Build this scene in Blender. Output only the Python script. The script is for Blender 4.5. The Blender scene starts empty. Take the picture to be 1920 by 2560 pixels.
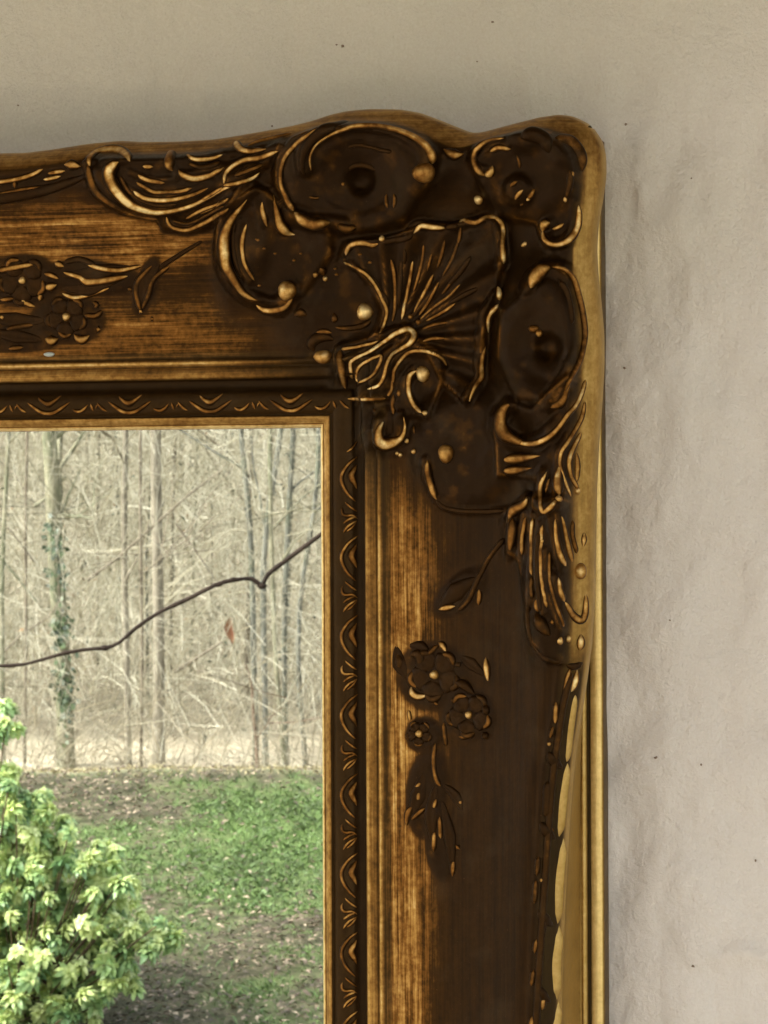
import bpy, math, random
import numpy as np
from mathutils import Vector, Matrix, Euler
from mathutils.bvhtree import BVHTree

random.seed(7)
RNG = np.random.default_rng(11)
scene = bpy.context.scene
COL = scene.collection

# ------------------------------------------------------------------ camera, sky, sun, exposure
FPX = 7000.0                      # focal length in pixels of the 1920x2560 photograph
YAW = math.radians(14.0)          # the camera stands to the right of the mirror and looks a little left
ROLL = 0.0047
CAM = Vector((0.30, -1.20, 1.70))
F_AX = Vector((-math.sin(YAW), math.cos(YAW), 0))
R0 = Vector((math.cos(YAW), math.sin(YAW), 0))
R_AX = (R0 * math.cos(ROLL) - Vector((0, 0, 1)) * math.sin(ROLL)).normalized()
U_AX = (Vector((0, 0, 1)) * math.cos(ROLL) + R0 * math.sin(ROLL)).normalized()
cam_d = bpy.data.cameras.new("camera")
cam_d.sensor_fit = 'VERTICAL'
cam_d.sensor_height = 36.0
cam_d.sensor_width = 27.0
cam_d.lens = 36.0 * FPX / 2560.0
cam_d.clip_start = 0.05
cam_d.clip_end = 1500
cam_d.dof.use_dof = True
cam_d.dof.focus_distance = 1.22
cam_d.dof.aperture_fstop = 80
cam = bpy.data.objects.new("camera", cam_d)
m = Matrix((R_AX, U_AX, -F_AX)).transposed().to_4x4()
m.translation = CAM
cam.matrix_world = m
COL.objects.link(cam)
scene.camera = cam

SUN_EL, SUN_AZ = math.radians(45), math.radians(-62)   # hazy sun from the left and behind the house: the wall under the added roof lives on light off the added slab
world = bpy.data.worlds.new("World")
scene.world = world
world.use_nodes = True
nt = world.node_tree
nt.nodes.clear()
sky = nt.nodes.new('ShaderNodeTexSky')
sky.sky_type = 'NISHITA'
sky.sun_disc = False
sky.sun_elevation = SUN_EL
sky.sun_rotation = SUN_AZ
sky.air_density = 1.0
sky.dust_density = 4.0
sky.ozone_density = 0.6
hsv = nt.nodes.new('ShaderNodeHueSaturation')
hsv.inputs['Saturation'].default_value = 0.25           # thin high cloud greys the blue
bg = nt.nodes.new('ShaderNodeBackground')
bg.inputs['Strength'].default_value = 0.15
wo = nt.nodes.new('ShaderNodeOutputWorld')
nt.links.new(sky.outputs[0], hsv.inputs['Color'])
nt.links.new(hsv.outputs[0], bg.inputs['Color'])
nt.links.new(bg.outputs[0], wo.inputs['Surface'])

sun_d = bpy.data.lights.new("sun", 'SUN')
sun_d.energy = 1.5
sun_d.angle = math.radians(14)
sun_d.color = (1.0, 0.93, 0.82)
sun = bpy.data.objects.new("sun", sun_d)
sdir = Vector((math.sin(SUN_AZ) * math.cos(SUN_EL), math.cos(SUN_AZ) * math.cos(SUN_EL), math.sin(SUN_EL)))
sun.rotation_euler = sdir.to_track_quat('Z', 'Y').to_euler()
COL.objects.link(sun)

scene.view_settings.view_transform = 'Standard'
scene.view_settings.look = 'None'
scene.view_settings.exposure = 2.28
scene.view_settings.gamma = 1.0
scene.cycles.max_bounces = 8
scene.cycles.diffuse_bounces = 4
scene.cycles.glossy_bounces = 4


# ------------------------------------------------------------------ helpers
def ray(px, py):
    """Direction through a pixel of the 1920x2560 photograph."""
    return (F_AX * FPX + R_AX * (px - 960.0) - U_AX * (py - 1280.0)).normalized()


def on_plane(px, py, h):
    """World point seen at a pixel on the plane h metres in front of the wall."""
    d = ray(px, py)
    return CAM + d * ((-h - CAM.y) / d.y)


def project(P):
    """(n,3) world points to photograph pixels."""
    V = P - np.array(CAM)
    f = V @ np.array(F_AX)
    return 960 + FPX * (V @ np.array(R_AX)) / f, 1280 - FPX * (V @ np.array(U_AX)) / f


MIRROR_H = 0.0200                                   # glass plane, metres in front of the wall


def garden(px, py, d):
    """Place in the garden whose mirror image is seen at a pixel, d metres along the reflected view axis."""
    r = ray(px, py)
    v = CAM + r * (d / r.dot(F_AX))
    return Vector((v.x, -2 * MIRROR_H - v.y, v.z))


FG = Vector((F_AX.x, -F_AX.y, 0))                   # reflected view axis, out into the garden
RG = Vector((R_AX.x, -R_AX.y, 0)).normalized()
CG = Vector((CAM.x, -2 * MIRROR_H - CAM.y, CAM.z))  # reflected camera


def depth_of(x, y):
    return (x - CG.x) * FG.x + (y - CG.y) * FG.y


def vnoise(x, y, seed=0):
    """Smooth value noise on numpy arrays, 0..1."""
    x = np.asarray(x, float); y = np.asarray(y, float)
    xi = np.floor(x).astype(np.int64); yi = np.floor(y).astype(np.int64)
    fx = x - xi; fy = y - yi
    fx = fx * fx * (3 - 2 * fx); fy = fy * fy * (3 - 2 * fy)

    def hsh(a, b):
        n = (a * 374761393 + b * 668265263 + seed * 974634777) & 0x7fffffff
        n = ((n ^ (n >> 13)) * 1274126177) & 0x7fffffff
        return ((n ^ (n >> 16)) & 0xffff) / 65535.0
    a = hsh(xi, yi); b = hsh(xi + 1, yi); c = hsh(xi, yi + 1); d = hsh(xi + 1, yi + 1)
    return (a * (1 - fx) + b * fx) * (1 - fy) + (c * (1 - fx) + d * fx) * fy


def fbm(x, y, seed=0, oct=4):
    s = 0; a = 0.5
    for k in range(oct):
        s = s + a * vnoise(x * 2 ** k, y * 2 ** k, seed + 17 * k)
        a *= 0.5
    return s


def sm(x):
    x = np.clip(x, 0, 1)
    return x * x * (3 - 2 * x)


def make_mesh(name, V, faces, attrs=None, uv=None, smooth=True):
    """Mesh from numpy verts and a numpy (n,k) face array or a list of faces."""
    me = bpy.data.meshes.new(name)
    V = np.asarray(V, dtype=np.float32)
    if isinstance(faces, np.ndarray):
        n, k = faces.shape
        me.vertices.add(len(V)); me.vertices.foreach_set('co', V.ravel())
        me.loops.add(n * k); me.loops.foreach_set('vertex_index', faces.ravel().astype(np.int32))
        me.polygons.add(n)
        me.polygons.foreach_set('loop_start', np.arange(0, n * k, k, dtype=np.int32))
        me.polygons.foreach_set('loop_total', np.full(n, k, dtype=np.int32))
        me.update(calc_edges=True)
    else:
        me.from_pydata([tuple(v) for v in V.tolist()], [], faces)
        me.update()
    if smooth:
        me.polygons.foreach_set('use_smooth', np.ones(len(me.polygons), dtype=bool))
    for an, av in (attrs or {}).items():
        at = me.attributes.new(an, 'FLOAT', 'POINT')
        at.data.foreach_set('value', np.asarray(av, dtype=np.float32))
    if uv is not None:
        li = np.zeros(len(me.loops), dtype=np.int32)
        me.loops.foreach_get('vertex_index', li)
        lay = me.uv_layers.new(name='rail')
        lay.data.foreach_set('uv', np.asarray(uv, dtype=np.float32)[li].ravel())
    return me


def link(name, me, mat=None, parent=None, **props):
    o = bpy.data.objects.new(name, me)
    COL.objects.link(o)
    if mat is not None and me is not None and not me.materials:
        me.materials.append(mat)
    if parent is not None:
        o.parent = parent
    for k, v in props.items():
        o[k] = v
    return o


def thing(name, label, cat, loc=(0, 0, 0), group=None):
    o = bpy.data.objects.new(name, None)
    o.empty_display_size = 0.1
    COL.objects.link(o)
    o.location = loc
    o['label'] = label
    o['category'] = cat
    if group:
        o['group'] = group
    return o


def box_mesh(name, x0, x1, y0, y1, z0, z1):
    V = [(x, y, z) for z in (z0, z1) for y in (y0, y1) for x in (x0, x1)]
    F = [(0, 2, 3, 1), (4, 5, 7, 6), (0, 1, 5, 4), (2, 6, 7, 3), (0, 4, 6, 2), (1, 3, 7, 5)]
    return make_mesh(name, V, F, smooth=False)


# node helpers
class NT:
    def __init__(self, name):
        self.mat = bpy.data.materials.new(name)
        self.mat.use_nodes = True
        self.t = self.mat.node_tree
        self.t.nodes.clear()
        self.out = self.t.nodes.new('ShaderNodeOutputMaterial')
        self.p = self.t.nodes.new('ShaderNodeBsdfPrincipled')
        self.t.links.new(self.p.outputs[0], self.out.inputs['Surface'])

    def n(self, kind, **kw):
        nd = self.t.nodes.new(kind)
        for k, v in kw.items():
            setattr(nd, k, v)
        return nd

    def l(self, a, b):
        self.t.links.new(a, b)

    def val(self, x, sock):
        if isinstance(x, (int, float)):
            sock.default_value = x
        elif isinstance(x, (tuple, list)):
            sock.default_value = x
        else:
            self.l(x, sock)

    def math(self, op, a, b=0.0, c=0.0, clamp=False):
        nd = self.n('ShaderNodeMath', operation=op, use_clamp=clamp)
        self.val(a, nd.inputs[0]); self.val(b, nd.inputs[1]); self.val(c, nd.inputs[2])
        return nd.outputs[0]

    def noise(self, vec, scale, detail=3, rough=0.55, dist=0.0):
        nd = self.n('ShaderNodeTexNoise')
        nd.inputs['Scale'].default_value = scale
        nd.inputs['Detail'].default_value = detail
        nd.inputs['Roughness'].default_value = rough
        nd.inputs['Distortion'].default_value = dist
        if vec is not None:
            self.l(vec, nd.inputs['Vector'])
        return nd.outputs[0]

    def pos(self):
        return self.n('ShaderNodeNewGeometry').outputs['Position']

    def mapping(self, vec, scale=(1, 1, 1), loc=(0, 0, 0), rot=(0, 0, 0)):
        nd = self.n('ShaderNodeMapping')
        nd.inputs['Scale'].default_value = scale
        nd.inputs['Location'].default_value = loc
        nd.inputs['Rotation'].default_value = rot
        self.l(vec, nd.inputs['Vector'])
        return nd.outputs[0]

    def attr(self, name):
        return self.n('ShaderNodeAttribute', attribute_name=name).outputs['Fac']

    def ramp(self, fac, stops, interp='LINEAR'):
        nd = self.n('ShaderNodeValToRGB')
        cr = nd.color_ramp
        cr.interpolation = interp
        while len(cr.elements) < len(stops):
            cr.elements.new(0.5)
        for e, (p, c) in zip(cr.elements, stops):
            e.position = p
            e.color = (c, c, c, 1) if isinstance(c, (int, float)) else (*c, 1)
        self.l(fac, nd.inputs[0])
        return nd.outputs[0]

    def mix(self, fac, a, b, blend='MIX'):
        nd = self.n('ShaderNodeMix', data_type='RGBA', blend_type=blend)
        self.val(fac, nd.inputs[0])
        for x, s in ((a, nd.inputs[6]), (b, nd.inputs[7])):
            if isinstance(x, tuple):
                s.default_value = (*x, 1)
            else:
                self.l(x, s)
        return nd.outputs[2]

    def bump(self, height, strength=0.3, dist=0.001, normal=None):
        nd = self.n('ShaderNodeBump')
        nd.inputs['Strength'].default_value = strength
        nd.inputs['Distance'].default_value = dist
        self.l(height, nd.inputs['Height'])
        if normal is not None:
            self.l(normal, nd.inputs['Normal'])
        return nd.outputs[0]

    def set(self, **kw):
        for k, v in kw.items():
            self.val(v, self.p.inputs[k.replace('_', ' ')])
        return self.mat


GILT_RAMP = [(0.0, (0.018, 0.0076, 0.0012)), (0.22, (0.043, 0.0175, 0.0026)), (0.45, (0.20, 0.082, 0.015)),
             (0.68, (0.48, 0.262, 0.070)), (1.0, (0.87, 0.67, 0.32))]


def gilt_material(name, streaks):
    """Bronze-brown toned gilding: the stored wear (rub) and the brushed toner (brush) bring the gold out."""
    N = NT(name)
    pos = N.pos()
    rub = N.attr('rub')
    n1 = N.noise(pos, 420, 4, 0.6)
    n2 = N.noise(pos, 90, 3, 0.5)
    n3 = N.noise(pos, 1600, 2, 0.6)
    wob = N.math('ADD', N.math('MULTIPLY', N.math('SUBTRACT', n1, 0.5), 0.75), N.math('MULTIPLY', N.math('SUBTRACT', n2, 0.5), 0.55))
    amt = N.math('MULTIPLY', wob, N.math('ADD', N.math('MULTIPLY', rub, 1.15), 0.16))
    plain = N.attr('plain')
    amt = N.math('MULTIPLY', amt, N.math('SUBTRACT', 1.0, N.math('MULTIPLY', plain, 0.72)))
    fac = N.math('ADD', rub, amt)
    height = n1
    if streaks:
        br = N.attr('brush')
        uv = N.n('ShaderNodeUVMap', uv_map='rail').outputs[0]
        s1 = N.noise(N.mapping(uv, (16, 900, 1)), 1.0, 4, 0.65)
        s2 = N.noise(N.mapping(uv, (45, 420, 1), (3, 7, 0)), 1.0, 3, 0.6)
        s3 = N.noise(N.mapping(uv, (9, 240, 1), (1, 2, 0)), 1.0, 2, 0.5)
        st = N.math('ADD', N.math('MULTIPLY', N.math('SUBTRACT', s1, 0.5), 1.1),
                    N.math('ADD', N.math('MULTIPLY', N.math('SUBTRACT', s2, 0.5), 0.75), N.math('MULTIPLY', N.math('SUBTRACT', s3, 0.48), 0.9)))
        fac = N.math('ADD', fac, N.math('MULTIPLY', br, st))
        height = N.math('ADD', N.math('MULTIPLY', n1, 0.5), N.math('MULTIPLY', s1, N.math('MULTIPLY', br, 2.0)))
    fac = N.math('ADD', fac, 0.0, clamp=True)
    colr = N.ramp(fac, GILT_RAMP)
    # dusty grey-green bloom lying thinly on the toner
    dust = N.math('MULTIPLY', N.ramp(N.noise(pos, 55, 4, 0.6), [(0.54, 0.0), (0.78, 1.0)]), 0.10)
    colr = N.mix(dust, colr, (0.13, 0.095, 0.055))
    # specks of bare bole and chips
    sp = N.ramp(n3, [(0.71, 0.0), (0.76, 1.0)])
    colr = N.mix(N.math('MULTIPLY', sp, 0.35), colr, (0.20, 0.10, 0.045))
    colr = N.mix(N.math('MULTIPLY', plain, 0.8), colr, N.ramp(fac, [(0.0, (0.028, 0.017, 0.006)), (0.3, (0.10, 0.066, 0.020)), (0.6, (0.38, 0.25, 0.072)), (1.0, (0.88, 0.67, 0.29))]))
    met = N.math('ADD', N.math('MULTIPLY', fac, 0.30), 0.42, clamp=True)
    rgh = N.math('ADD', 0.42, N.math('MULTIPLY', N.math('SUBTRACT', n1, 0.5), 0.35))
    bp = N.bump(height, 0.5, 0.0006)
    N.set(Base_Color=colr, Metallic=met, Roughness=rgh, Normal=bp)
    N.p.inputs['Specular IOR Level'].default_value = 0.10
    return N.mat


M_GILT = gilt_material('toned_gilding', False)
M_RAIL = gilt_material('brushed_gilding', True)


# ------------------------------------------------------------------ house wall and the unseen roof added to shade it
def build_wall():
    c0 = on_plane(960, 1280, 0)
    xs = np.concatenate([np.linspace(-3.2, -0.36, 40), np.arange(-0.35, 0.33, 0.0022), np.linspace(0.335, 3.2, 40)])
    zs = np.concatenate([np.linspace(-0.05, 1.30, 24), np.arange(1.305, 2.08, 0.0022), np.linspace(2.085, 2.72, 20)])
    X, Z = np.meshgrid(xs, zs)
    px, py = project(np.stack([X.ravel(), np.zeros(X.size), Z.ravel()], 1))
    px = px.reshape(X.shape); py = py.reshape(X.shape)
    y = -0.0042 * (fbm(X * 9, Z * 7, 3, 4) - 0.5) * 2
    y += -0.0026 * (fbm(X * 24, Z * 17, 13, 2) - 0.37) * 2
    y += -0.0036 * (fbm(X * 60, Z * 34, 5, 3) - 0.5) * 2
    # vertical float marks and a thicker coat of plaster that starts to the right of the mirror
    y += -0.0010 * (fbm(X * 110, Z * 9, 9, 3) - 0.5) * 2
    wob = 60 * (vnoise(py / 170.0, py * 0, 21) - 0.5) + 26 * (vnoise(py / 45.0, py * 0, 22) - 0.5)
    edge = np.interp(py, [-400, 300, 900, 1250, 1700, 2100, 2330, 2450, 2560, 3000], [1560, 1545, 1545, 1580, 1570, 1590, 1575, 1545, 1530, 1500]) + wob
    step = 1 / (1 + np.exp(-(px - edge) / 26.0))
    amp = np.interp(py, [-400, 250, 600, 1500, 2100, 2600], [0.0003, 0.0012, 0.0018, 0.0024, 0.0042, 0.0046])
    y += -amp * step
    # shallow horizontal trowel ridge lower right, and faint level step above the mirror
    line = 2385 + 16 * (vnoise(px / 40.0, px * 0, 31) - 0.5)
    y += -0.0026 * np.exp(-((py - line) / 24.0) ** 2) * np.clip((px - 1700) / 120, 0, 1)
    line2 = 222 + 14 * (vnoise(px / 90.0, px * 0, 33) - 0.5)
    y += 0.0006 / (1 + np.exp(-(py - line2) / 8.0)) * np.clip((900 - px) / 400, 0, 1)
    shade_arr = (1 / (1 + np.exp(-(py - line2) / 5.0))) * np.clip((820 - px) / 500, 0, 1) * (0.6 + 0.5 * vnoise(px / 60, py / 30, 35))  # shade above the frame painted into the wall colour, below the plaster step
    V = np.stack([X.ravel(), y.ravel(), Z.ravel()], 1)
    nz, nx = X.shape
    idx = np.arange(nz * nx).reshape(nz, nx)
    F = np.stack([idx[:-1, :-1].ravel(), idx[:-1, 1:].ravel(), idx[1:, 1:].ravel(), idx[1:, :-1].ravel()], 1)
    N = NT('old_white_wall_paint')
    pos = N.pos()
    a = N.noise(pos, 7, 4, 0.55)
    b = N.noise(N.mapping(pos, (40, 40, 12)), 1.0, 4, 0.6)
    c = N.noise(pos, 900, 3, 0.7)
    col = N.ramp(a, [(0.3, (0.70, 0.64, 0.585)), (0.7, (0.76, 0.705, 0.655))])
    col = N.mix(N.math('MULTIPLY', N.ramp(b, [(0.45, 0.0), (0.75, 1.0)]), 0.17), col, (0.60, 0.535, 0.475))
    # fine dirt specks
    vo = N.n('ShaderNodeTexVoronoi'); vo.inputs['Scale'].default_value = 42; N.l(pos, vo.inputs['Vector'])
    sp = N.ramp(vo.outputs['Distance'], [(0.02, 1.0), (0.09, 0.0)])
    gate = N.ramp(N.noise(pos, 21, 1), [(0.52, 0.0), (0.6, 1.0)])
    col = N.mix(N.math('MULTIPLY', N.math('MULTIPLY', sp, gate), 0.30), col, (0.34, 0.28, 0.23))
    col = N.mix(N.math('MULTIPLY', N.attr('upper_left_tone'), 0.8), col, (0.60, 0.553, 0.462))  # darker, tanner wall tone towards the upper left
    shade = N.attr('painted_shade')
    col = N.mix(N.math('MULTIPLY', shade, 0.55), col, (0.50, 0.465, 0.41))
    g = N.ramp(c, [(0.25, 0.0), (0.75, 1.0)])
    col = N.mix(0.10, col, g, 'OVERLAY')
    h = N.math('ADD', N.math('MULTIPLY', b, 0.8), N.math('ADD', N.math('MULTIPLY', c, 0.16), N.math('MULTIPLY', N.noise(pos, 190, 4, .65), 0.75)))
    N.set(Base_Color=col, Roughness=0.75, Normal=N.bump(h, 0.9, 0.0024))
    N.p.inputs['Specular IOR Level'].default_value = 0.25
    w = thing('house_wall', 'white painted rough plaster house wall behind the gilt framed mirror', 'wall', (0, 0, 0))
    link('plaster', make_mesh('plaster', V, F, {'painted_shade': shade_arr.ravel(), 'upper_left_tone': (1 - sm((py * .6 + px * .9 - 900) / 1600 + .35 * (fbm(px / 300, py / 300, 61, 3) - .4))).ravel()}), N.mat, w)
    core = link('masonry', box_mesh('masonry', -3.2, 3.2, 0.012, 0.28, -0.05, 2.72), N.mat, w)
    # specks of dirt and two dead midges stuck to the paint
    D = NT('dirt'); D.set(Base_Color=(0.24, 0.17, 0.12, 1), Roughness=0.8)
    k = 0
    for (x, yy, r) in [(853, 113, 7), (838, 110, 4), (1230, 54, 5), (678, 314, 4), (1563, 310, 5), (1190, 152, 3), (1642, 1893, 6), (1735, 2412, 6), (1562, 920, 6),
                       (1728, 445, 3), (1678, 1550, 3), (1755, 1910, 4), (1890, 2150, 4), (42, 262, 3)]:
        p = on_plane(x, yy, 0.0012)
        n = 9
        pts = [(p.x + 0.000155 * r * math.cos(t * 2 * math.pi / n) * random.uniform(.6, 1.25), 0, p.z + 0.00015 * r * math.sin(t * 2 * math.pi / n) * random.uniform(.5, 1.2)) for t in range(n)]
        i = np.abs(xs - p.x).argmin(); j = np.abs(zs - p.z).argmin()
        yb = y[j, i]
        VV = [(a_, yb + 0.0006, c_) for a_, _, c_ in pts] + [(p.x + (a_ - p.x) * .6, yb - 0.0009, p.z + (c_ - p.z) * .6) for a_, _, c_ in pts]
        FF = [(t, (t + 1) % n, n + (t + 1) % n, n + t) for t in range(n)] + [tuple(range(n, 2 * n))]
        link('dirt_speck', make_mesh('dirt_speck', VV, FF), D.mat, w)
    return w


build_wall()

R = NT('shade_roof_boards'); R.set(Base_Color=(0.15, 0.10, 0.065, 1), Roughness=0.7)
shade_roof = thing('added_shade_roof', 'unseen dark board roof added above the mirror wall to shade it', 'roof', (0, 0, 2.48))  # unseen roof put in to keep skylight off the wall
bpy.context.view_layer.update()


def shade_roof_part(name, *b):
    me = box_mesh(name, *b)
    me.transform(Matrix.Translation((0, 0, -2.48)))
    link(name, me, R.mat, shade_roof)


shade_roof_part('ceiling', -3.4, 3.4, -1.75, 0.30, 2.482, 2.52)
shade_roof_part('fascia', -3.4, 3.4, -1.79, -1.752, 2.36, 2.56)
for i in range(7):
    shade_roof_part('rafter', -3.2 + i * 1.05, -3.12 + i * 1.05, -1.74, -0.02, 2.38, 2.4815)

# ------------------------------------------------------------------ mirror frame: the swept moulding
H_SIGHT = 0.0215
A0 = on_plane(802, 1068, H_SIGHT)
X0, Z0 = A0.x, A0.z
PX = 0.000172 * 1.0                                 # metres to one pixel of the photograph, about
LIP_H = 0.047
U_F = 0.0325                                        # outer edge of the inner fillets


def to_ab(px, py, h):
    p = on_plane(px, py, h)
    return p.x - X0, p.z - Z0


top_sil = [(0, 387), (54, 386), (119, 378), (217, 363), (289, 356), (347, 359), (434, 358), (524, 353), (600, 341), (645, 333), (717, 320), (775, 306), (818, 291),
           (862, 281), (916, 276), (988, 277), (1042, 286), (1093, 305), (1145, 326), (1174, 337), (1202, 334), (1246, 322), (1289, 311), (1344, 297), (1391, 290), (1427, 295),
           (1456, 308), (1477, 325)]
right_lip = [(1477, 325), (1492, 350), (1499, 385), (1500, 430), (1492, 490), (1480, 555), (1476, 620), (1480, 690), (1488, 760), (1494, 830), (1495, 900), (1490, 1000),
             (1482, 1100), (1476, 1220), (1474, 1350), (1471, 1500), (1464, 1610), (1452, 1700), (1438, 1790), (1424, 1880), (1414, 1980), (1405, 2100), (1398, 2230), (1392, 2370), (1386, 2560)]
LT = np.array([to_ab(x, y, LIP_H) for x, y in top_sil])         # (a, b)
LR = np.array([to_ab(x, y, LIP_H) for x, y in right_lip])
tip = LT[-1].copy(); tip[:] = LT[-1].mean()
LT[-1] = tip; LR[0] = tip
# as (v, u): v runs away from the corner, u outwards from the sight edge
top_vu = np.array([(-a, b) for a, b in LT])[::-1]
right_vu = np.array([(-b, a) for a, b in LR])


def smooth_table(vu, V):
    v, u = vu[:, 0], vu[:, 1]
    o = np.argsort(v); v, u = v[o], u[o]
    vv = np.linspace(v[0], V, 700)
    uu = np.interp(vv, v, u)
    ker = np.hanning(13); ker /= ker.sum()
    us = np.convolve(np.pad(uu, 6, mode='edge'), ker, 'valid')
    us[:4] = uu[:4]
    return vv, us


def catmull(pts, step=5.0):
    pts = [np.array(p, float) for p in pts]
    if len(pts) == 2:
        n = max(3, int(np.linalg.norm(pts[1] - pts[0]) / step))
        return [pts[0] + (pts[1] - pts[0]) * t for t in np.linspace(0, 1, n)], list(np.linspace(0, 1, n))
    P = [2 * pts[0] - pts[1]] + pts + [2 * pts[-1] - pts[-2]]
    out, par = [], []
    m_ = len(pts) - 1
    for i in range(m_):
        p0, p1, p2, p3 = P[i:i + 4]
        n = max(2, int(np.linalg.norm(p2 - p1) / step))
        for k in range(n):
            t = k / n
            out.append(0.5 * ((2 * p1) + (p2 - p0) * t + (2 * p0 - 5 * p1 + 4 * p2 - p3) * t * t + (3 * p1 - p0 - 3 * p2 + p3) * t ** 3))
            par.append((i + t) / m_)
    out.append(pts[-1]); par.append(1.0)
    return out, par


BUMPS = [  # cx, cy, rx, ry, rot, height mm, sharpness
    (900, 430, 205, 160, 0, 7.5, 3), (905, 450, 112, 100, 0, -6.0, 2), (908, 453, 33, 33, 0, -6, 2),
    (1060, 735, 195, 200, 0, 6.0, 3), (1040, 735, 150, 150, 0, -2.5, 1.5), (925, 920, 95, 85, -0.5, 4, 3), (930, 1000, 112, 125, 0, 4.0, 4),
    (1345, 860, 115, 200, 0, 7.0, 3), (1365, 865, 62, 110, 0, -4.5, 2), (1376, 870, 32, 34, 0, -6, 2),
    (1165, 1120, 135, 150, 0, 5.0, 4), (1390, 1190, 75, 150, 0.1, 4, 2), (1385, 1440, 68, 210, 0.1, 5, 3),
    (1320, 430, 140, 115, 0, 6, 3), (1307, 482, 38, 38, 0, 4, 3), (1325, 350, 50, 38, 0, 3.5, 2), (1420, 375, 50, 50, 0, 3.0, 2),
    (395, 450, 185, 88, 0.05, 5, 3), (615, 590, 75, 185, 0.15, 4, 3), (760, 660, 150, 150, 0, 3.5, 2), (810, 820, 110, 90, 0, 3, 2),
    (1082, 1690, 84, 82, 0, 1.2, 4), (1172, 1788, 64, 60, 0, 1.2, 4), (1150, 1482, 78, 40, -0.75, 1.2, 4), (1068, 1980, 50, 110, 0.12, 1.0, 4),
    (60, 700, 90, 62, 0, 1.2, 4), (170, 800, 88, 56, 0, 1.2, 4), (230, 693, 120, 40, 0.1, 1.2, 4), (366, 715, 26, 74, 0.3, 1.0, 4), (1060, 1838, 44, 44, 0, 1.0, 4),
    (1100, 2110, 36, 90, -0.1, 0.9, 4), (980, 1080, 66, 62, 0, 2, 3), (40, 845, 110, 34, 0, 1.0, 3),
]


PLATEAUS = [  # outline in photograph pixels, height mm, edge softness px
    ([(866, 640), (876, 613), (909, 604), (950, 602), (1034, 580), (1080, 563), (1150, 560), (1202, 546), (1250, 551), (1262, 600), (1264, 664), (1252, 730), (1228, 800), (1220, 866), (1208, 930), (1176, 1010),
      (1110, 960), (1080, 880), (1010, 860), (950, 842), (962, 810), (969, 781), (943, 719), (885, 662)], 3.4, 5),
    ([(216, 405), (240, 378), (290, 368), (330, 385), (430, 372), (560, 352), (700, 330), (720, 370), (640, 450), (600, 520), (560, 560), (470, 585), (410, 575), (395, 548), (300, 530), (240, 486)], 3.2, 5),
    ([(622, 492), (660, 470), (740, 530), (838, 568), (838, 640), (770, 740), (730, 768), (640, 758), (585, 705), (552, 640), (556, 570), (588, 520)], 2.8, 6),
    ([(852, 862), (935, 845), (990, 822), (1030, 815), (1046, 840), (1112, 880), (1122, 920), (1080, 1050), (1010, 1040), (985, 1000), (862, 1002), (842, 885)], 2.4, 5),
    ([(1270, 1000), (1340, 1020), (1430, 940), (1476, 960), (1466, 1120), (1450, 1250), (1380, 1290), (1340, 1270), (1345, 1200), (1250, 1190), (1245, 1040)], 2.4, 6),
    ([(1268, 1290), (1320, 1236), (1440, 1250), (1474, 1400), (1468, 1560), (1430, 1660), (1370, 1654), (1326, 1590), (1312, 1480), (1296, 1400), (1268, 1380)], 3.0, 5),
    ([(700, 470), (700, 400), (745, 345), (840, 300), (960, 304), (1070, 345), (1096, 410), (1080, 470), (1020, 560), (900, 590), (760, 560)], 2.0, 8),
    ([(1186, 400), (1200, 360), (1260, 334), (1360, 325), (1440, 350), (1466, 420), (1462, 540), (1430, 610), (1366, 620), (1340, 560), (1240, 540), (1200, 450)], 2.0, 8),
    ([(1320, 730), (1350, 664), (1400, 660), (1446, 710), (1470, 830), (1450, 930), (1400, 1010), (1300, 1000), (1250, 900), (1262, 780)], 1.6, 8),
]


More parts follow.
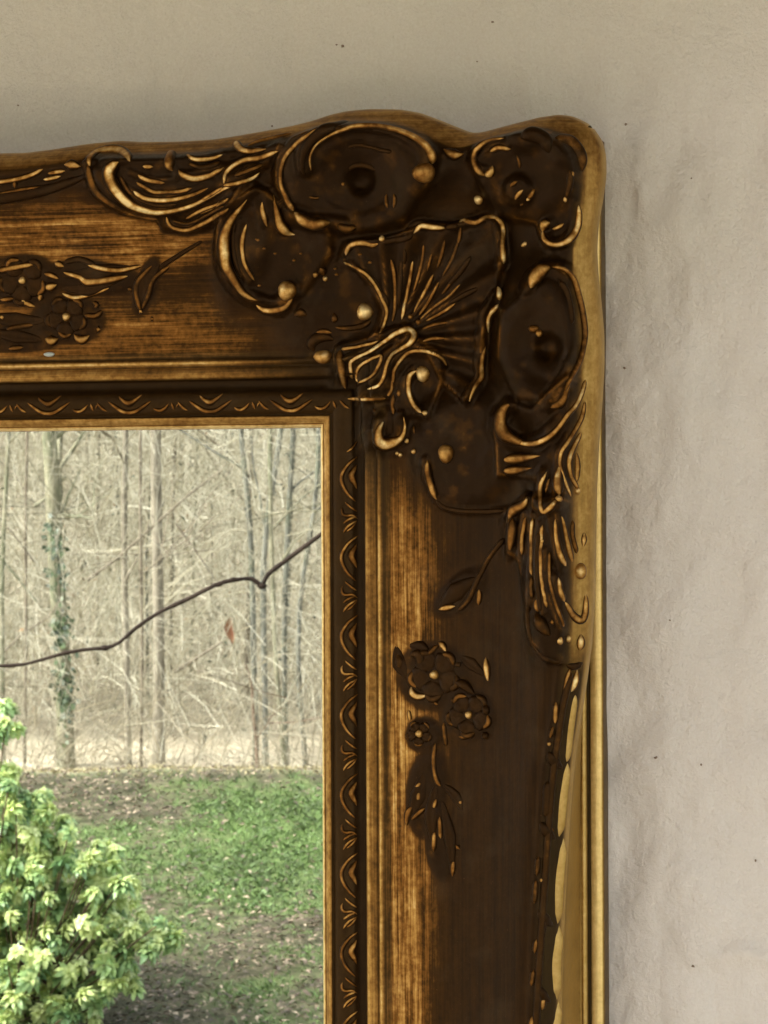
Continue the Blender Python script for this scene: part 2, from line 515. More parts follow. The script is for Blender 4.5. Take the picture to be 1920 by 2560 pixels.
ROLLS = [  # rounded rolls of the carving: path, half width px, height mm
    ('296,405 271,434 284,468 315,502 390,530 481,513 564,470 640,425', 23, 2.4), ('226,420 236,385 290,375 325,404', 15, 1.6), ('219,412 239,477 304,524 395,548', 13, 1.2),
    ('333,477 405,501 485,486 540,460', 11, 1.2), ('344,437 391,455 450,455', 11, 1.1), ('416,542 463,575 550,535 600,500', 12, 1.4), ('464,547 540,512 590,485', 10, 1.0),
    ('558,464 601,452 650,428', 13, 1.4), ('560,462 568,428 645,395 700,372', 13, 1.4), ('446,424 481,445 560,418', 13, 1.4), ('470,386 506,398 560,384', 11, 1.2),
    ('640,478 590,532 560,594 565,665 601,723 645,752 706,771 734,732', 25, 3.0), ('616,560 605,610 614,666 640,706', 13, 1.5), ('684,486 692,532 716,580', 16, 1.8), ('655,505 668,568', 11, 1.2),
    ('734,528 702,460 702,420 717,384 753,351 840,309', 17, 2.2), ('778,428 774,395 789,362 825,337 898,315 1006,332 1076,384 1075,428', 24, 2.8), ('740,545 790,562 870,570', 24, 2.2),
    ('864,640 876,613 909,606 950,604', 14, 1.8), ('1034,584 1054,565 1112,571', 14, 1.8), ('1148,568 1188,557 1228,543 1250,556 1254,610 1259,662', 15, 2.0), ('1247,740 1220,800 1205,889 1203,943 1174,1006', 15, 2.0),
    ('858,655 916,687 959,756 967,781 948,842', 13, 1.6), ('881,948 876,907 927,878 995,830 1030,828 1030,853 981,886 959,944 918,973', 10, 1.3),
    ('981,966 985,925 1024,880 1088,886 1117,916', 14, 1.7), ('1042,926 1020,965 1028,1003 1060,1034', 14, 1.6), ('959,1053 946,1100 962,1110 1004,1094 1009,1042', 17, 1.8), ('851,874 854,925 863,972', 12, 1.2),
    ('1262,344 1217,355 1192,373 1184,398 1195,424 1226,432', 15, 1.8), ('1278,373 1246,368 1224,382', 12, 1.2), ('1446,512 1430,590 1383,611 1356,577 1376,558', 15, 1.8),
    ('1326,722 1336,696 1378,668 1432,698 1455,781 1456,871 1424,947 1396,992', 22, 2.6), ('1278,1010 1250,1050 1258,1083 1319,1110 1400,1065 1452,986', 22, 2.8), ('1376,1020 1406,1001 1425,948', 14, 1.4),
    ('1462,1002 1421,1101 1400,1146 1416,1215 1428,1242', 12, 1.5), ('1453,1080 1421,1155 1445,1222', 11, 1.3), ('1367,1179 1351,1251 1358,1280 1392,1248', 12, 1.4), ('1401,1158 1395,1206 1398,1245', 13, 1.4),
    ('1314,1285 1305,1345 1305,1400', 11, 1.4), ('1332,1290 1328,1360 1328,1510', 11, 1.5), ('1356,1305 1352,1375 1355,1451 1369,1530', 11, 1.5), ('1373,1375 1373,1436 1388,1505 1412,1575', 11, 1.5),
    ('1388,1290 1403,1396 1418,1420', 12, 1.5), ('1404,1285 1421,1375 1433,1412', 12, 1.4), ('1396,1440 1400,1481 1433,1540 1454,1551 1463,1490', 12, 1.5), ('1280,1275 1278,1340 1272,1390', 14, 1.4),
    ('1319,1240 1284,1275 1268,1300', 14, 1.6), ('1068,1150 1069,1185 1092,1250 1150,1277 1262,1276', 13, 1.3),
]


def path_d2(px, py, path):
    P = np.array([tuple(float(c) for c in q.split(',')) for q in path.split()])
    P = np.array(catmull([tuple(p) for p in P], 14.0)[0])
    best = np.full(px.shape, 1e9)
    for (ax, ay), (bx, by) in zip(P[:-1], P[1:]):
        ex, ey = bx - ax, by - ay
        t = np.clip(((px - ax) * ex + (py - ay) * ey) / (ex * ex + ey * ey + 1e-9), 0, 1)
        best = np.minimum(best, (px - ax - t * ex) ** 2 + (py - ay - t * ey) ** 2)
    return best


def poly_sd(px, py, poly):
    """Signed distance to a polygon, positive inside."""
    P = np.array(poly, float); Q = np.roll(P, -1, axis=0)
    best = np.full(px.shape, 1e9); inside = np.zeros(px.shape, bool)
    for (ax, ay), (bx, by) in zip(P, Q):
        ex, ey = bx - ax, by - ay
        t = np.clip(((px - ax) * ex + (py - ay) * ey) / (ex * ex + ey * ey), 0, 1)
        best = np.minimum(best, (px - ax - t * ex) ** 2 + (py - ay - t * ey) ** 2)
        cond = ((ay > py) != (by > py)) & (px < ex * (py - ay) / (by - ay + 1e-12) + ax)
        inside ^= cond
    d = np.sqrt(best)
    return np.where(inside, d, -d)


def bump_fields(px, py):
    dh = np.zeros_like(px); cover = np.zeros_like(px); hi = np.zeros_like(px)
    for cx, cy, rx, ry, rot, hmm, p in BUMPS:
        c, s = math.cos(rot), math.sin(rot)
        x = ((px - cx) * c + (py - cy) * s) / rx
        y = (-(px - cx) * s + (py - cy) * c) / ry
        g = np.exp(-np.power(x * x + y * y, p) * 1.1)
        dh += (1.25 if hmm > 1.5 else 1.0) * hmm * 0.001 * g
        if hmm > 0:
            cover = np.maximum(cover, np.exp(-np.power((x * x + y * y) * 0.85, p + 1 if hmm > 1.5 else 9)))
    for k, (poly, hmm, soft) in enumerate(PLATEAUS):
        sd = poly_sd(px, py, poly)
        up = sm((sd + soft) / (2 * soft))
        body = 1 - 0.45 * np.exp(-((sd - 12) / 22.0) ** 2) * 0 - 0.35 * sm(sd / 70)      # slightly dished, proud at the rim
        dh += 0.00145 * hmm * up * body
        cover = np.maximum(cover, sm((sd + 14) / 12))
        hi = np.maximum(hi, 0.42 * np.exp(-((sd - 4) / 5.0) ** 2) * sm((vnoise(px / 38, py / 38, 71 + k) - .35) * 3))
        if k == 0:                                                                      # shell: fan of hollows from the hinge
            th = np.arctan2(-(py - 850), px - 985); r = np.hypot(px - 985, py - 850)
            dh += 0.0011 * np.cos(th * 23) * up * sm((r - 50) / 60) * sm(sd / 14)
            dh -= 0.0020 * up * np.exp(-((r - 90) / 70) ** 2)
            hi = np.maximum(hi, up * 0.36 * np.clip(np.cos(th * 23), 0, 1) ** 5 * sm((r - 60) / 50) * sm(sd / 10) * (1.1 - 0.8 * sm((r - 120) / 160)))
    near = (px > 150) & (px < 1530) & (py > 250) & (py < 1720)
    qx, qy = px[near], py[near]
    roll = np.zeros_like(qx); rhi = np.zeros_like(qx); groove = np.zeros_like(qx)
    for k, (path, hw, hmm) in enumerate(ROLLS):
        d2 = path_d2(qx, qy, path) / (hw * hw)
        roll = np.maximum(roll, hmm * 0.001 * np.sqrt(np.clip(1 - d2, 0, 1)) ** 1.2)
        groove = np.maximum(groove, np.exp(-((np.sqrt(d2) - 1.12) / 0.20) ** 2))
        rhi = np.maximum(rhi, 0.30 * np.exp(-d2 / 0.16) * sm((vnoise(qx / 30, qy / 30, 171 + k) - .25) * 2.4))
    dh[near] += roll - 0.0007 * groove * (roll < 0.0003)
    hi[near] = np.maximum(hi[near], rhi)
    for ex, ey, er in ((905, 450, 150), (1376, 868, 120)):                              # turned rings round the two eyes
        r = np.hypot(px - ex, (py - ey))
        dh += 0.00016 * np.cos(r / 5.2) * np.exp(-((r - er * .55) / (er * .3)) ** 2)
    c1 = np.abs(fbm(px / 46, py / 46, 51, 3) - 0.44) * 2
    c2 = np.abs(fbm(px / 19, py / 19, 53, 2) - 0.37) * 2
    dh += cover * (0.0008 * (0.25 - c1) + 0.0004 * (0.2 - c2))
    hi = np.maximum(hi, cover * 0.22 * sm((fbm(px / 30, py / 30, 83, 3) - .52) * 6))
    return dh, cover, hi


def rail_grid(vu, V, is_top, stride=1):
    """Grid of one half rail from the mitre outwards. Returns verts (n,m,2+1) as (v,u,h), rub, brush, uv."""
    tv, tu = smooth_table(vu, V)
    uL0 = tu[0]
    a_box = BOX
    # fixed inner profile rows: (u, h, rub, brush) metres
    inner = [(-0.0012, 0.0170, .1, 0), (-0.0002, 0.0203, .35, 0), (0.0000, H_SIGHT, 1.0, 0), (0.0006, 0.0222, 1.0, 0), (0.0012, 0.0226, .62, .3), (0.0015, 0.0224, .25, .1), (0.0018, 0.0228, .6, .25), (0.0040, 0.0252, .58, .3), (0.0048, 0.0254, .45, .2),
             (0.0051, 0.0246, .12, .1), (0.0058, 0.0243, .06, 0), (0.0062, 0.0252, .15, 0), (0.0080, 0.0262, .10, 0), (0.0110, 0.0268, .10, 0), (0.0145, 0.0264, .10, 0), (0.0158, 0.0256, .06, 0), (0.0168, 0.0240, .03, 0),
             (0.0205, 0.0236, .02, 0), (0.0212, 0.0245, .08, 0), (0.0214, 0.0285, .45, .2), (0.0222, 0.0300, .62, .3), (0.0242, 0.0303, .46, .4), (0.0262, 0.0300, .44, .4), (0.0268, 0.0292, .2, .2), (0.0274, 0.0300, .55, .3),
             (0.0284, 0.0312, .72, .25), (0.0294, 0.0310, .40, .3), (0.0302, 0.0302, .20, .3), (0.0314, 0.0300, .30, .5), (U_F, 0.0302, .34, .6)]
    ns = 92
    s_list = np.linspace(0, 1, ns + 1)[1:]
    n_lip = 10
    side = [(0.0010, 0.0440, .62, .15), (0.0016, 0.0400, .66, .15), (0.0012, 0.0372, .60, .1), (0.0004, 0.0360, .5, .1)]
    # along coordinate
    tau = np.concatenate([np.linspace(0, 0.06, 62), np.linspace(0.061, V, int((V - 0.06) / 0.00105))])[::stride]
    if tau[-1] < V:
        tau = np.append(tau, V)
    n = len(tau)
    rows = []
    plains = []

    def vpos(u):
        return -u + (V + u) * tau / V
    for (u, h, rb, br) in inner:
        rows.append((vpos(u), np.full(n, u), np.full(n, h), np.full(n, rb), np.full(n, br), np.full(n, 1.0 if u > 0.0204 else 0.0)))
        plains.append(np.full(n, 0.25))
    vL = vpos(uL0)
    uL = np.interp(vL, tv, tu)
    vF = vpos(U_F)
    length = uL - U_F
    for s in s_list:
        v = vF + (vL - vF) * s
        u = U_F + (uL - U_F) * s
        sc = 1 - 0.0098 / length
        q = np.clip(s / sc, 0, 1)
        hc = 0.0302 + 0.0268 * (0.30 * q + 0.70 * np.power(q, 2.1)) - 0.0024 * np.exp(-((q - 1.0) / 0.06) ** 2)
        ql = np.clip((s - sc) / (1 - sc), 0, 1)
        hh = np.where(s <= sc, hc, 0.0546 - (0.0546 - 0.0470) * np.power(ql, 1.7) + 0.0006 * np.sin(ql * math.pi))
        if is_top:
            brush = 0.85 * np.exp(-((q - 0.60) / 0.26) ** 4) + 0.6 * np.exp(-((q - 0.10) / 0.22) ** 4)
            rub = 0.38 * np.exp(-((q - 0.62) / 0.22) ** 4) + 0.34 * np.exp(-((q - 0.10) / 0.24) ** 4) + 0.02
        else:
            brush = 0.70 * np.exp(-np.abs((q - 0.05) / 0.25) ** 2.6) + 0.22
            rub = 0.43 * np.exp(-np.abs((q - 0.06) / 0.25) ** 2.6) + 0.05
        lip = sm(ql * 2.0)
        rub = np.where(s <= sc, rub, 0.08 + 0.42 * lip)
        brush = np.where(s <= sc, brush, 0.35 if is_top else 0.14)
        if not is_top:
            low = sm((v - 0.085) / 0.03)
            mit = sm((v + 0.116) / 0.03)
            rub = np.where(s > sc, rub * (1 - 0.86 * low) + 0.12 * lip * (1 - low) * mit, rub)
        rows.append((v, u, hh, rub, brush, np.full(n, 1.0) * (1 - sm(ql * 1.6))))
        plains.append(np.where(s > sc, 0.30 * lip if is_top else (0.30 + 0.30 * mit) * lip, 0.0))
    for (du, h, rb, br) in side:
        rows.append((vL, uL + du, np.full(n, h), np.full(n, rb), np.full(n, br), np.zeros(n)))
    # hollow from under the lip out to the straight back of the frame
    uS = uL + 0.0004
    rim0 = a_box - 0.0062
    vB = vpos(a_box)
    for k in range(1, 13):
        q = k / 12.0
        v = vL + (vB - vL) * q
        ue = np.maximum(rim0 - 0.0030, uS - 0.006)
        u = uS + (ue - uS) * q
        h = 0.036 + (0.0150 - 0.036) * (1 - (1 - q) ** 1.9)
        rows.append((v, u, np.full(n, h), np.full(n, 0.55 if q > .1 else .5), np.full(n, 0.05), np.zeros(n)))
    for (du, h, rb) in [(0.0, 0.0152, .62), (0.0008, 0.0158, .72), (0.0020, 0.0152, .66), (0.0024, 0.0120, .12), (0.0032, 0.0110, .05)]:
        rows.append((vB, np.full(n, rim0 - 0.0030 + du), np.full(n, h), np.full(n, rb), np.full(n, .1), np.zeros(n)))
    for (u, h, rb) in [(rim0 + 0.0004, 0.0118, .5), (rim0 + 0.0010, 0.0124, .86), (a_box - 0.0010, 0.0122, .86), (a_box - 0.0003, 0.0116, .5), (a_box, 0.0100, .34), (a_box, 0.0, .3)]:
        rows.append((vB, np.full(n, u), np.full(n, h), np.full(n, rb), np.full(n, .12), np.zeros(n)))
    plains += [np.full(n, 0.9)] * (len(rows) - len(plains))
    v = np.array([r[0] for r in rows]); u = np.array([r[1] for r in rows]); h = np.array([r[2] for r in rows])
    rub = np.array([r[3] for r in rows]); br = np.array([r[4] for r in rows]); zone = np.array([r[5] for r in rows])
    return v, u, h, rub, br, zone, np.array(plains)


BOX = (on_plane(1508, 1400, 0.010).x - X0)
V_TOP, V_RIGHT = 0.27, 0.37
MX, MZ = X0 - V_TOP, Z0 - V_RIGHT                   # centre of the mirror

mirror = thing('framed_mirror', 'ornate gilt framed wall mirror reflecting the garden, hanging on the white wall', 'mirror', (MX, 0, MZ))
NATIVE = Matrix.Translation((-MX, 0, -MZ))


def local(me):
    me.transform(NATIVE)
    return me


rail_bvh_v, rail_bvh_f = [], []


def build_rail(is_top):
    """One full rail: the half towards the corner in view is fine, the other half coarser."""
    vu, V = (top_vu, V_TOP) if is_top else (right_vu, V_RIGHT)
    out = {}
    for half in (0, 1):
        v, u, h, rub, br, zone, pln = rail_grid(vu, V, is_top, 1 if half == 0 else 4)
        if is_top:
            X = X0 - v; Z = Z0 + u
        else:
            X = X0 + u; Z = Z0 - v
        P = np.stack([X.ravel(), -h.ravel(), Z.ravel()], 1)
        px, py = project(P)
        dh, cover, hi = bump_fields(px, py)
        zz = zone.ravel()
        P[:, 1] -= dh * zz
        hr = 0.00035 * (fbm(P[:, 0] * 130, P[:, 2] * 130, 4, 3) - 0.5) * np.where(h.ravel() > 0.012, 1, 0)
        P[:, 1] -= hr
        rb = rub.ravel() * (1 - 0.93 * cover * np.clip(zz * 1.5, 0, 1))
        bb = br.ravel() * (1 - 0.95 * cover * np.clip(zz * 1.5, 0, 1))
        # toner is heavier close to the corner ornament
        near = sm((np.hypot(px - 1180, py - 700) - 420) / 330) if half == 0 else np.ones_like(px)
        nearf = np.where(zz > 0.5, 0.25 + 0.75 * near, 1)
        rb = rb * nearf; bb = bb * nearf
        if half == 0:
            rb = np.maximum(rb, hi * np.clip(zz * 1.5, 0, 1))
        uv = np.stack([v.ravel(), u.ravel()], 1)
        nr, nc = v.shape
        idx = np.arange(nr * nc).reshape(nr, nc)
        a, b, c, d = idx[:-1, :-1].ravel(), idx[1:, :-1].ravel(), idx[1:, 1:].ravel(), idx[:-1, 1:].ravel()
        F = np.stack([a, b, c, d], 1) if is_top else np.stack([a, d, c, b], 1)
        out[half] = (P, F, rb, bb, uv, pln.ravel())
        if half == 0:
            off = sum(len(x) for x in rail_bvh_v)
            rail_bvh_v.append(P); rail_bvh_f.append(F + off)
    return out


GT = build_rail(True)
GR = build_rail(False)
BVH = BVHTree.FromPolygons([tuple(p) for p in np.concatenate(rail_bvh_v).tolist()], [tuple(f) for f in np.concatenate(rail_bvh_f).tolist()])


def rail_object(G, is_top, flip):
    """is_top rails run left to right; flip puts the rail on the opposite side of the mirror."""
    Ps, Fs, rbs, bbs, uvs, pls = [], [], [], [], [], []
    off = 0
    for half in (0, 1):
        P, F, rb, bb, uv, pl_ = G[0] if (half == 0 and not flip) else G[1]
        P = P.copy(); F = F.copy()
        if half == 1:
            if is_top:
                P[:, 0] = 2 * MX - P[:, 0]
            else:
                P[:, 2] = 2 * MZ - P[:, 2]
            F = F[:, ::-1]
        if flip:
            if is_top:
                P[:, 2] = 2 * MZ - P[:, 2]
            else:
                P[:, 0] = 2 * MX - P[:, 0]
            F = F[:, ::-1]
        Ps.append(P); Fs.append(F + off); rbs.append(rb); bbs.append(bb); uvs.append(uv); pls.append(pl_)
        off += len(P)
    me = make_mesh('frame_rail', np.concatenate(Ps), np.ascontiguousarray(np.concatenate(Fs)), {'rub': np.concatenate(rbs), 'brush': np.concatenate(bbs), 'plain': np.concatenate(pls)}, np.concatenate(uvs))
    return link('frame_rail', local(me), M_RAIL, mirror)


RAIL_TOP = rail_object(GT, True, False)
RAIL_TOP['label'] = 'top rail of the frame with its swept crest'
RAIL_RIGHT = rail_object(GR, False, False)
RAIL_RIGHT['label'] = 'right rail of the frame with brushed gold hollow'
rail_object(GT, True, True)['label'] = 'bottom rail of the frame'
rail_object(GR, False, True)['label'] = 'left rail of the frame'

MG = NT('mirror_silvering')
MG.set(Base_Color=(0.90, 0.92, 0.90, 1), Metallic=1.0, Roughness=0.0)
gl = box_mesh('mirror_glass', MX - V_TOP - 0.004, X0 + 0.004, -MIRROR_H, -MIRROR_H + 0.004, MZ - V_RIGHT - 0.004, Z0 + 0.004)
link('mirror_glass', local(gl), MG.mat, mirror)
bk = NT('backing_board'); bk.set(Base_Color=(0.20, 0.13, 0.08, 1), Roughness=0.8)
link('backing_board', local(box_mesh('backing_board', MX - V_TOP - 0.01, X0 + 0.01, -MIRROR_H + 0.005, -0.004, MZ - V_RIGHT - 0.01, Z0 + 0.01)), bk.mat, mirror)


# ------------------------------------------------------------------ carved ornament
def hit(px, py):
    r = ray(px, py)
    loc, nor, i, d = BVH.ray_cast(CAM, r)
    if loc is None:
        return None
    if nor.y > 0:
        nor = -nor
    return loc, nor


NCS = 13


def ridge_arrays(pts, w, ht=None, rub=0.8, taper=(True, True), step=5.0, sink=None, crease=False, full=False):
    """A raised rib following the traced line on the carved surface. w: width in pixels (number or list along the line)."""
    pl, par = catmull(pts, step)
    ws = np.interp(par, np.linspace(0, 1, len(w)), w) if isinstance(w, (list, tuple)) else np.full(len(pl), float(w))
    L, NN, ok = [], [], []
    for p in pl:
        h = hit(p[0], p[1])
        if h is None:
            continue
        L.append(h[0]); NN.append((h[1] * 0.45 + Vector((0, -1, 0)) * 0.55).normalized()); ok.append(len(ok))
    n = len(L)
    if n < 3:
        return None
    ws = np.interp(np.linspace(0, 1, n), np.linspace(0, 1, len(ws)), ws)
    A = np.array([tuple(x) for x in L]); N_ = np.array([tuple(x) for x in NN])
    for _ in range(2):
        A[1:-1] = (A[:-2] + 2 * A[1:-1] + A[2:]) / 4
        N_[1:-1] = (N_[:-2] + 2 * N_[1:-1] + N_[2:]) / 4
    N_ /= np.linalg.norm(N_, axis=1)[:, None]
    T = np.gradient(A, axis=0); T /= (np.linalg.norm(T, axis=1)[:, None] + 1e-12)
    B = np.cross(N_, T); B /= (np.linalg.norm(B, axis=1)[:, None] + 1e-12)
    t = np.linspace(0, 1, n)
    arc = np.concatenate([[0], np.cumsum(np.linalg.norm(np.diff(A, axis=0), axis=1))])
    tot = arc[-1]
    wm = ws * PX * 0.5
    env = np.ones(n)
    cap = np.maximum(np.minimum(wm.max() * (1.3 if full or ht is not None else 3.6), tot * 0.42), 1e-5)
    if taper[0]:
        env *= (np.clip(arc / cap, 0.0, 1) * (2 - np.clip(arc / cap, 0, 1))) ** .6
    if taper[1]:
        e = np.clip((tot - arc) / cap, 0, 1)
        env *= (e * (2 - e)) ** .6
    env = np.maximum(env, 0.06)
    hh = (ht * 0.001 if ht else None)
    sk = np.minimum(0.0005, 0.22 * wm)[:, None] if sink is None else sink
    H = (wm * 1.5 if hh is None else np.full(n, hh) * np.minimum(1, wm / (wm.max() + 1e-9) * 1.2)) * env
    H = np.minimum(H, 0.0030)
    rib = ht is None and not full
    W = wm * env * ((1.85 if np.mean(ws) < 15 else 1.3) if rib else 1.0)
    ang = np.linspace(math.pi, 0, NCS)
    V = []; rb = []
    seedk = random.random() * 100
    nz = 0.52 + 0.50 * vnoise(arc / 0.006 + seedk, arc * 0 + seedk, 2) + 0.34 * vnoise(arc / 0.0018 + seedk, arc * 0 + seedk, 3)
    for k, a in enumerate(ang):
        lat = math.cos(a); up = math.sin(a) ** 0.9
        if crease:
            up = up * (0.55 + 0.45 * abs(lat) ** 0.7) if abs(lat) < 0.8 else up * 0.95
        V.append(A + B * (W * lat)[:, None] + N_ * ((H * up)[:, None] - sk))
        k_ = 0.60 if np.mean(ws) < 15 else 0.70
        prof = (math.exp(-(lat / k_) ** 4) if rib else (math.sin(a) ** 0.25 if full else math.sin(a) ** 2.2))
        rb.append(rub * (0.95 + 0 * nz if full else nz) * (0.05 + 0.95 * prof))
    V = np.stack(V, 1).reshape(-1, 3)
    rb = np.clip(np.stack(rb, 1).ravel(), 0, 1)
    idx = np.arange(n * NCS).reshape(n, NCS)
    F = np.stack([idx[:-1, :-1].ravel(), idx[:-1, 1:].ravel(), idx[1:, 1:].ravel(), idx[1:, :-1].ravel()], 1)
    return V, F, rb


def parse(s):
    return [tuple(float(c) for c in q.split(',')) for q in s.split()]


def rail_for(p):
    return RAIL_TOP if (p[0] - 802) < (1068 - p[1]) else RAIL_RIGHT


def ridge(name, s, w, ht=None, rub=0.8, **kw):
    pts = parse(s)
    g = ridge_arrays(pts, w, ht, rub, **kw)
    if g is None:
        return
    V, F, rb = g
    me = make_mesh(name, V, F, {'rub': rb})
    return link(name, local(me), M_GILT, rail_for(pts[len(pts) // 2]))


def ridges(name, strokes, rub=0.8):
    """Several strokes that make up one moulded motif, as one part."""
    Vs, Fs, rbs = [], [], []
    off = 0
    for pts, w in strokes:
        g = ridge_arrays(pts, w, None, rub)
        if g is None:
            continue
        V, F, rb = g
        Vs.append(V); Fs.append(F + off); rbs.append(rb); off += len(V)
    if not Vs:
        return
    me = make_mesh(name, np.concatenate(Vs), np.concatenate(Fs), {'rub': np.concatenate(rbs)})
    return link(name, local(me), M_GILT, rail_for(strokes[0][0][0]))


def bead(name, x, y, rx, ry=None, ht=None, rub=0.85, rot=0.0):
    ry = ry or rx
    h = hit(x, y)
    if h is None:
        return
    p, nrm = h
    n = (nrm * 0.35 + Vector((0, -1, 0)) * 0.65).normalized()
    e1 = Vector((1, 0, 0)); e1 = (e1 - n * e1.dot(n)).normalized()
    e2 = n.cross(e1)
    if e2.z > 0:
        e2 = -e2
    c, s = math.cos(rot), math.sin(rot)
    f1 = e1 * c + e2 * s; f2 = -e1 * s + e2 * c
    hh = (ht * 0.001) if ht else min(rx, ry) * PX * 0.95
    V, rb, F = [], [], []
    nu, nv = 16, 7
    for j in range(nv):
        th = (math.pi / 2) * 1.12 * (1 - j / (nv - 1)) if j < nv - 1 else 0
        for i in range(nu):
            ph = 2 * math.pi * i / nu
            k = 1 + 0.05 * math.sin(3 * ph + x)
            q = p + (f1 * (math.cos(ph) * rx) + f2 * (math.sin(ph) * ry)) * (PX * math.sin(th) * k) + n * (hh * math.cos(th))
            V.append(tuple(q)); rb.append(rub * (0.30 + 0.70 * max(0, math.cos(th)) ** 0.6))
    for j in range(nv - 1):
        for i in range(nu):
            F.append((j * nu + i, j * nu + (i + 1) % nu, (j + 1) * nu + (i + 1) % nu, (j + 1) * nu + i))
    me = make_mesh(name, V, np.array(F), {'rub': np.clip(rb, 0, 1)})
    return link(name, local(me), M_GILT, rail_for((x, y)))


# --- left scroll of the top rail
ridge('scroll', '226,420 222,400 236,385 262,376 290,375 312,385 325,404', [9, 12, 14, 16, 18, 14], rub=.72)
ridge('scroll', '296,405 282,412 271,434 284,468 315,502 347,520 390,530 434,526 481,513 517,495 564,470 602,454', [22, 20, 19, 18, 17, 13, 10, 9, 8, 7, 6], rub=.85)
ridge('scroll', '219,412 226,445 239,477 268,502 304,524 344,539 395,548', [12, 13, 12, 10, 8], rub=.42)
ridge('flute', '344,437 369,450 412,457', 9, rub=.75)
ridge('flute', '340,455 362,468 391,481 448,479 480,470', 8, rub=.62)
ridge('flute', '333,477 362,495 405,501 445,497 485,486 520,470', [9, 10, 10, 8, 6], rub=.75)
ridge('flute', '300,440 320,475 350,500 395,514 440,511', 7, rub=.25)
ridge('flute', '356,416 384,417', 9, rub=.6)
ridge('leaf', '432,378 424,396 424,414 432,428', [20, 30, 28, 18], ht=3.2, rub=.62)
ridge('scroll', '446,424 452,434 481,445 514,441 542,430 560,418', [8, 12, 13, 11, 7], rub=.75)
ridge('flute', '466,385 480,396 506,398 535,394 557,386', [6, 9, 10, 8, 6], rub=.75)
ridge('flute', '470,408 500,418 530,414 552,404', 8, rub=.3)
ridge('flute', '464,547 506,524 540,512 572,496', [6, 8, 7, 5], rub=.6)
ridge('flute', '416,542 427,566 463,575 499,563 550,535 572,520', [6, 8, 9, 9, 7], rub=.55)
ridge('flute', '430,552 470,560 510,542 560,515', 6, rub=.3)
ridge('crest_edge', '-60,462 0,455 43,448 80,437 108,422', [8, 9, 9, 8], rub=.7)
ridge('crest_edge', '36,450 38,472', 8, rub=.5)
ridge('flute', '119,434 140,430 163,427', 9, rub=.7)
ridge('flute', '108,449 130,446 152,440', 8, rub=.7)
ridge('leaf', '160,412 178,412 202,416', [10, 16, 10], rub=.62)
ridge('flute', '-40,492 7,484 60,473 110,468', 7, rub=.4)
ridge('leaf', '-60,505 20,492 100,478 175,455 215,440', [30, 34, 30, 22, 10], ht=2.2, rub=.07)
# --- leaves between the scroll and the big volute
ridge('leaf', '560,462 568,428 608,402 645,395 696,377', [7, 10, 10, 11, 8], rub=.78)
ridge('leaf', '558,464 601,456 630,445 650,430', [8, 9, 9, 6], rub=.72)
ridge('flute', '585,440 625,425 660,410', 8, rub=.3)
ridge('leaf', '588,352 594,366 608,376 645,377 665,372', [12, 14, 12, 10, 5], rub=.72)
ridge('flute', '618,366 645,355 692,344 730,334', [6, 9, 9, 6], rub=.45)
ridge('flute', '500,503 536,481 558,468', 7, rub=.6)
ridge('flute', '496,534 543,514 570,499', 7, rub=.55)
ridge('flute', '500,566 530,550 552,535', 8, rub=.6)
ridge('leaf', '618,498 604,516 590,532 571,560 560,594 560,632 565,665 580,692 601,723 623,743 645,752', [5, 10, 14, 19, 25, 27, 24, 20, 16, 15, 12], rub=.66)
ridge('scroll', '640,762 662,775 684,776 706,771 722,757 732,738', [8, 11, 13, 12, 9, 8], rub=.6)
bead('bead', 718, 727, 24, 25, rub=.78)
ridge('flute', '616,560 609,585 605,610 608,648 614,666 623,683 636,702', [5, 9, 9, 8, 8, 6], rub=.6)
ridge('flute', '585,560 582,600 588,650 604,695', 7, rub=.12)
ridge('flute', '655,505 656,525 660,545 668,568', [6, 10, 10, 6], rub=.62)
ridge('leaf', '684,486 687,510 692,532 703,565 716,580 738,587', [5, 10, 15, 24, 26, 14], rub=.66)
ridge('scroll', '842,309 797,324 753,351 717,384 702,420 702,460 716,496 734,528', [5, 9, 10, 9, 8, 8, 10, 12], rub=.62)
ridge('leaf', '734,530 755,548 785,560 826,556', [14, 32, 36, 22], ht=2.8, rub=.60)
ridge('leaf', '842,560 865,572 892,568', [16, 26, 18], ht=2.2, rub=.33)
# --- volute round the left eye
ridge('volute', '778,428 774,395 789,362 825,337 862,322 898,315 952,318 1006,332 1053,356 1076,384 1080,412', [6, 9, 10, 11, 14, 17, 18, 20, 24, 28, 26], ht=2.6, rub=.66)
bead('bead', 1060, 432, 29, 25, rub=.62)
ridge('volute', '760,440 755,400 770,360 810,325 870,302', [5, 10, 14, 16, 12], rub=.10)
ridge('scroll', '1108,372 1120,382 1138,388 1160,384', [8, 14, 16, 8], rub=.55)
ridge('flute', '870,368 892,362 920,366 950,374 980,380', 6, rub=.18)
ridge('eyelet', '872,428 880,416 905,412 928,418 940,428', [5, 8, 9, 8, 5], rub=.22)
bead('bead', 858, 460, 5, rub=.5)
ridge('flute', '966,485 966,505 969,520', 7, rub=.42)
ridge('flute', '984,484 988,500 984,520', 7, rub=.42)
ridge('flute', '772,492 790,496 800,494', 6, rub=.3)
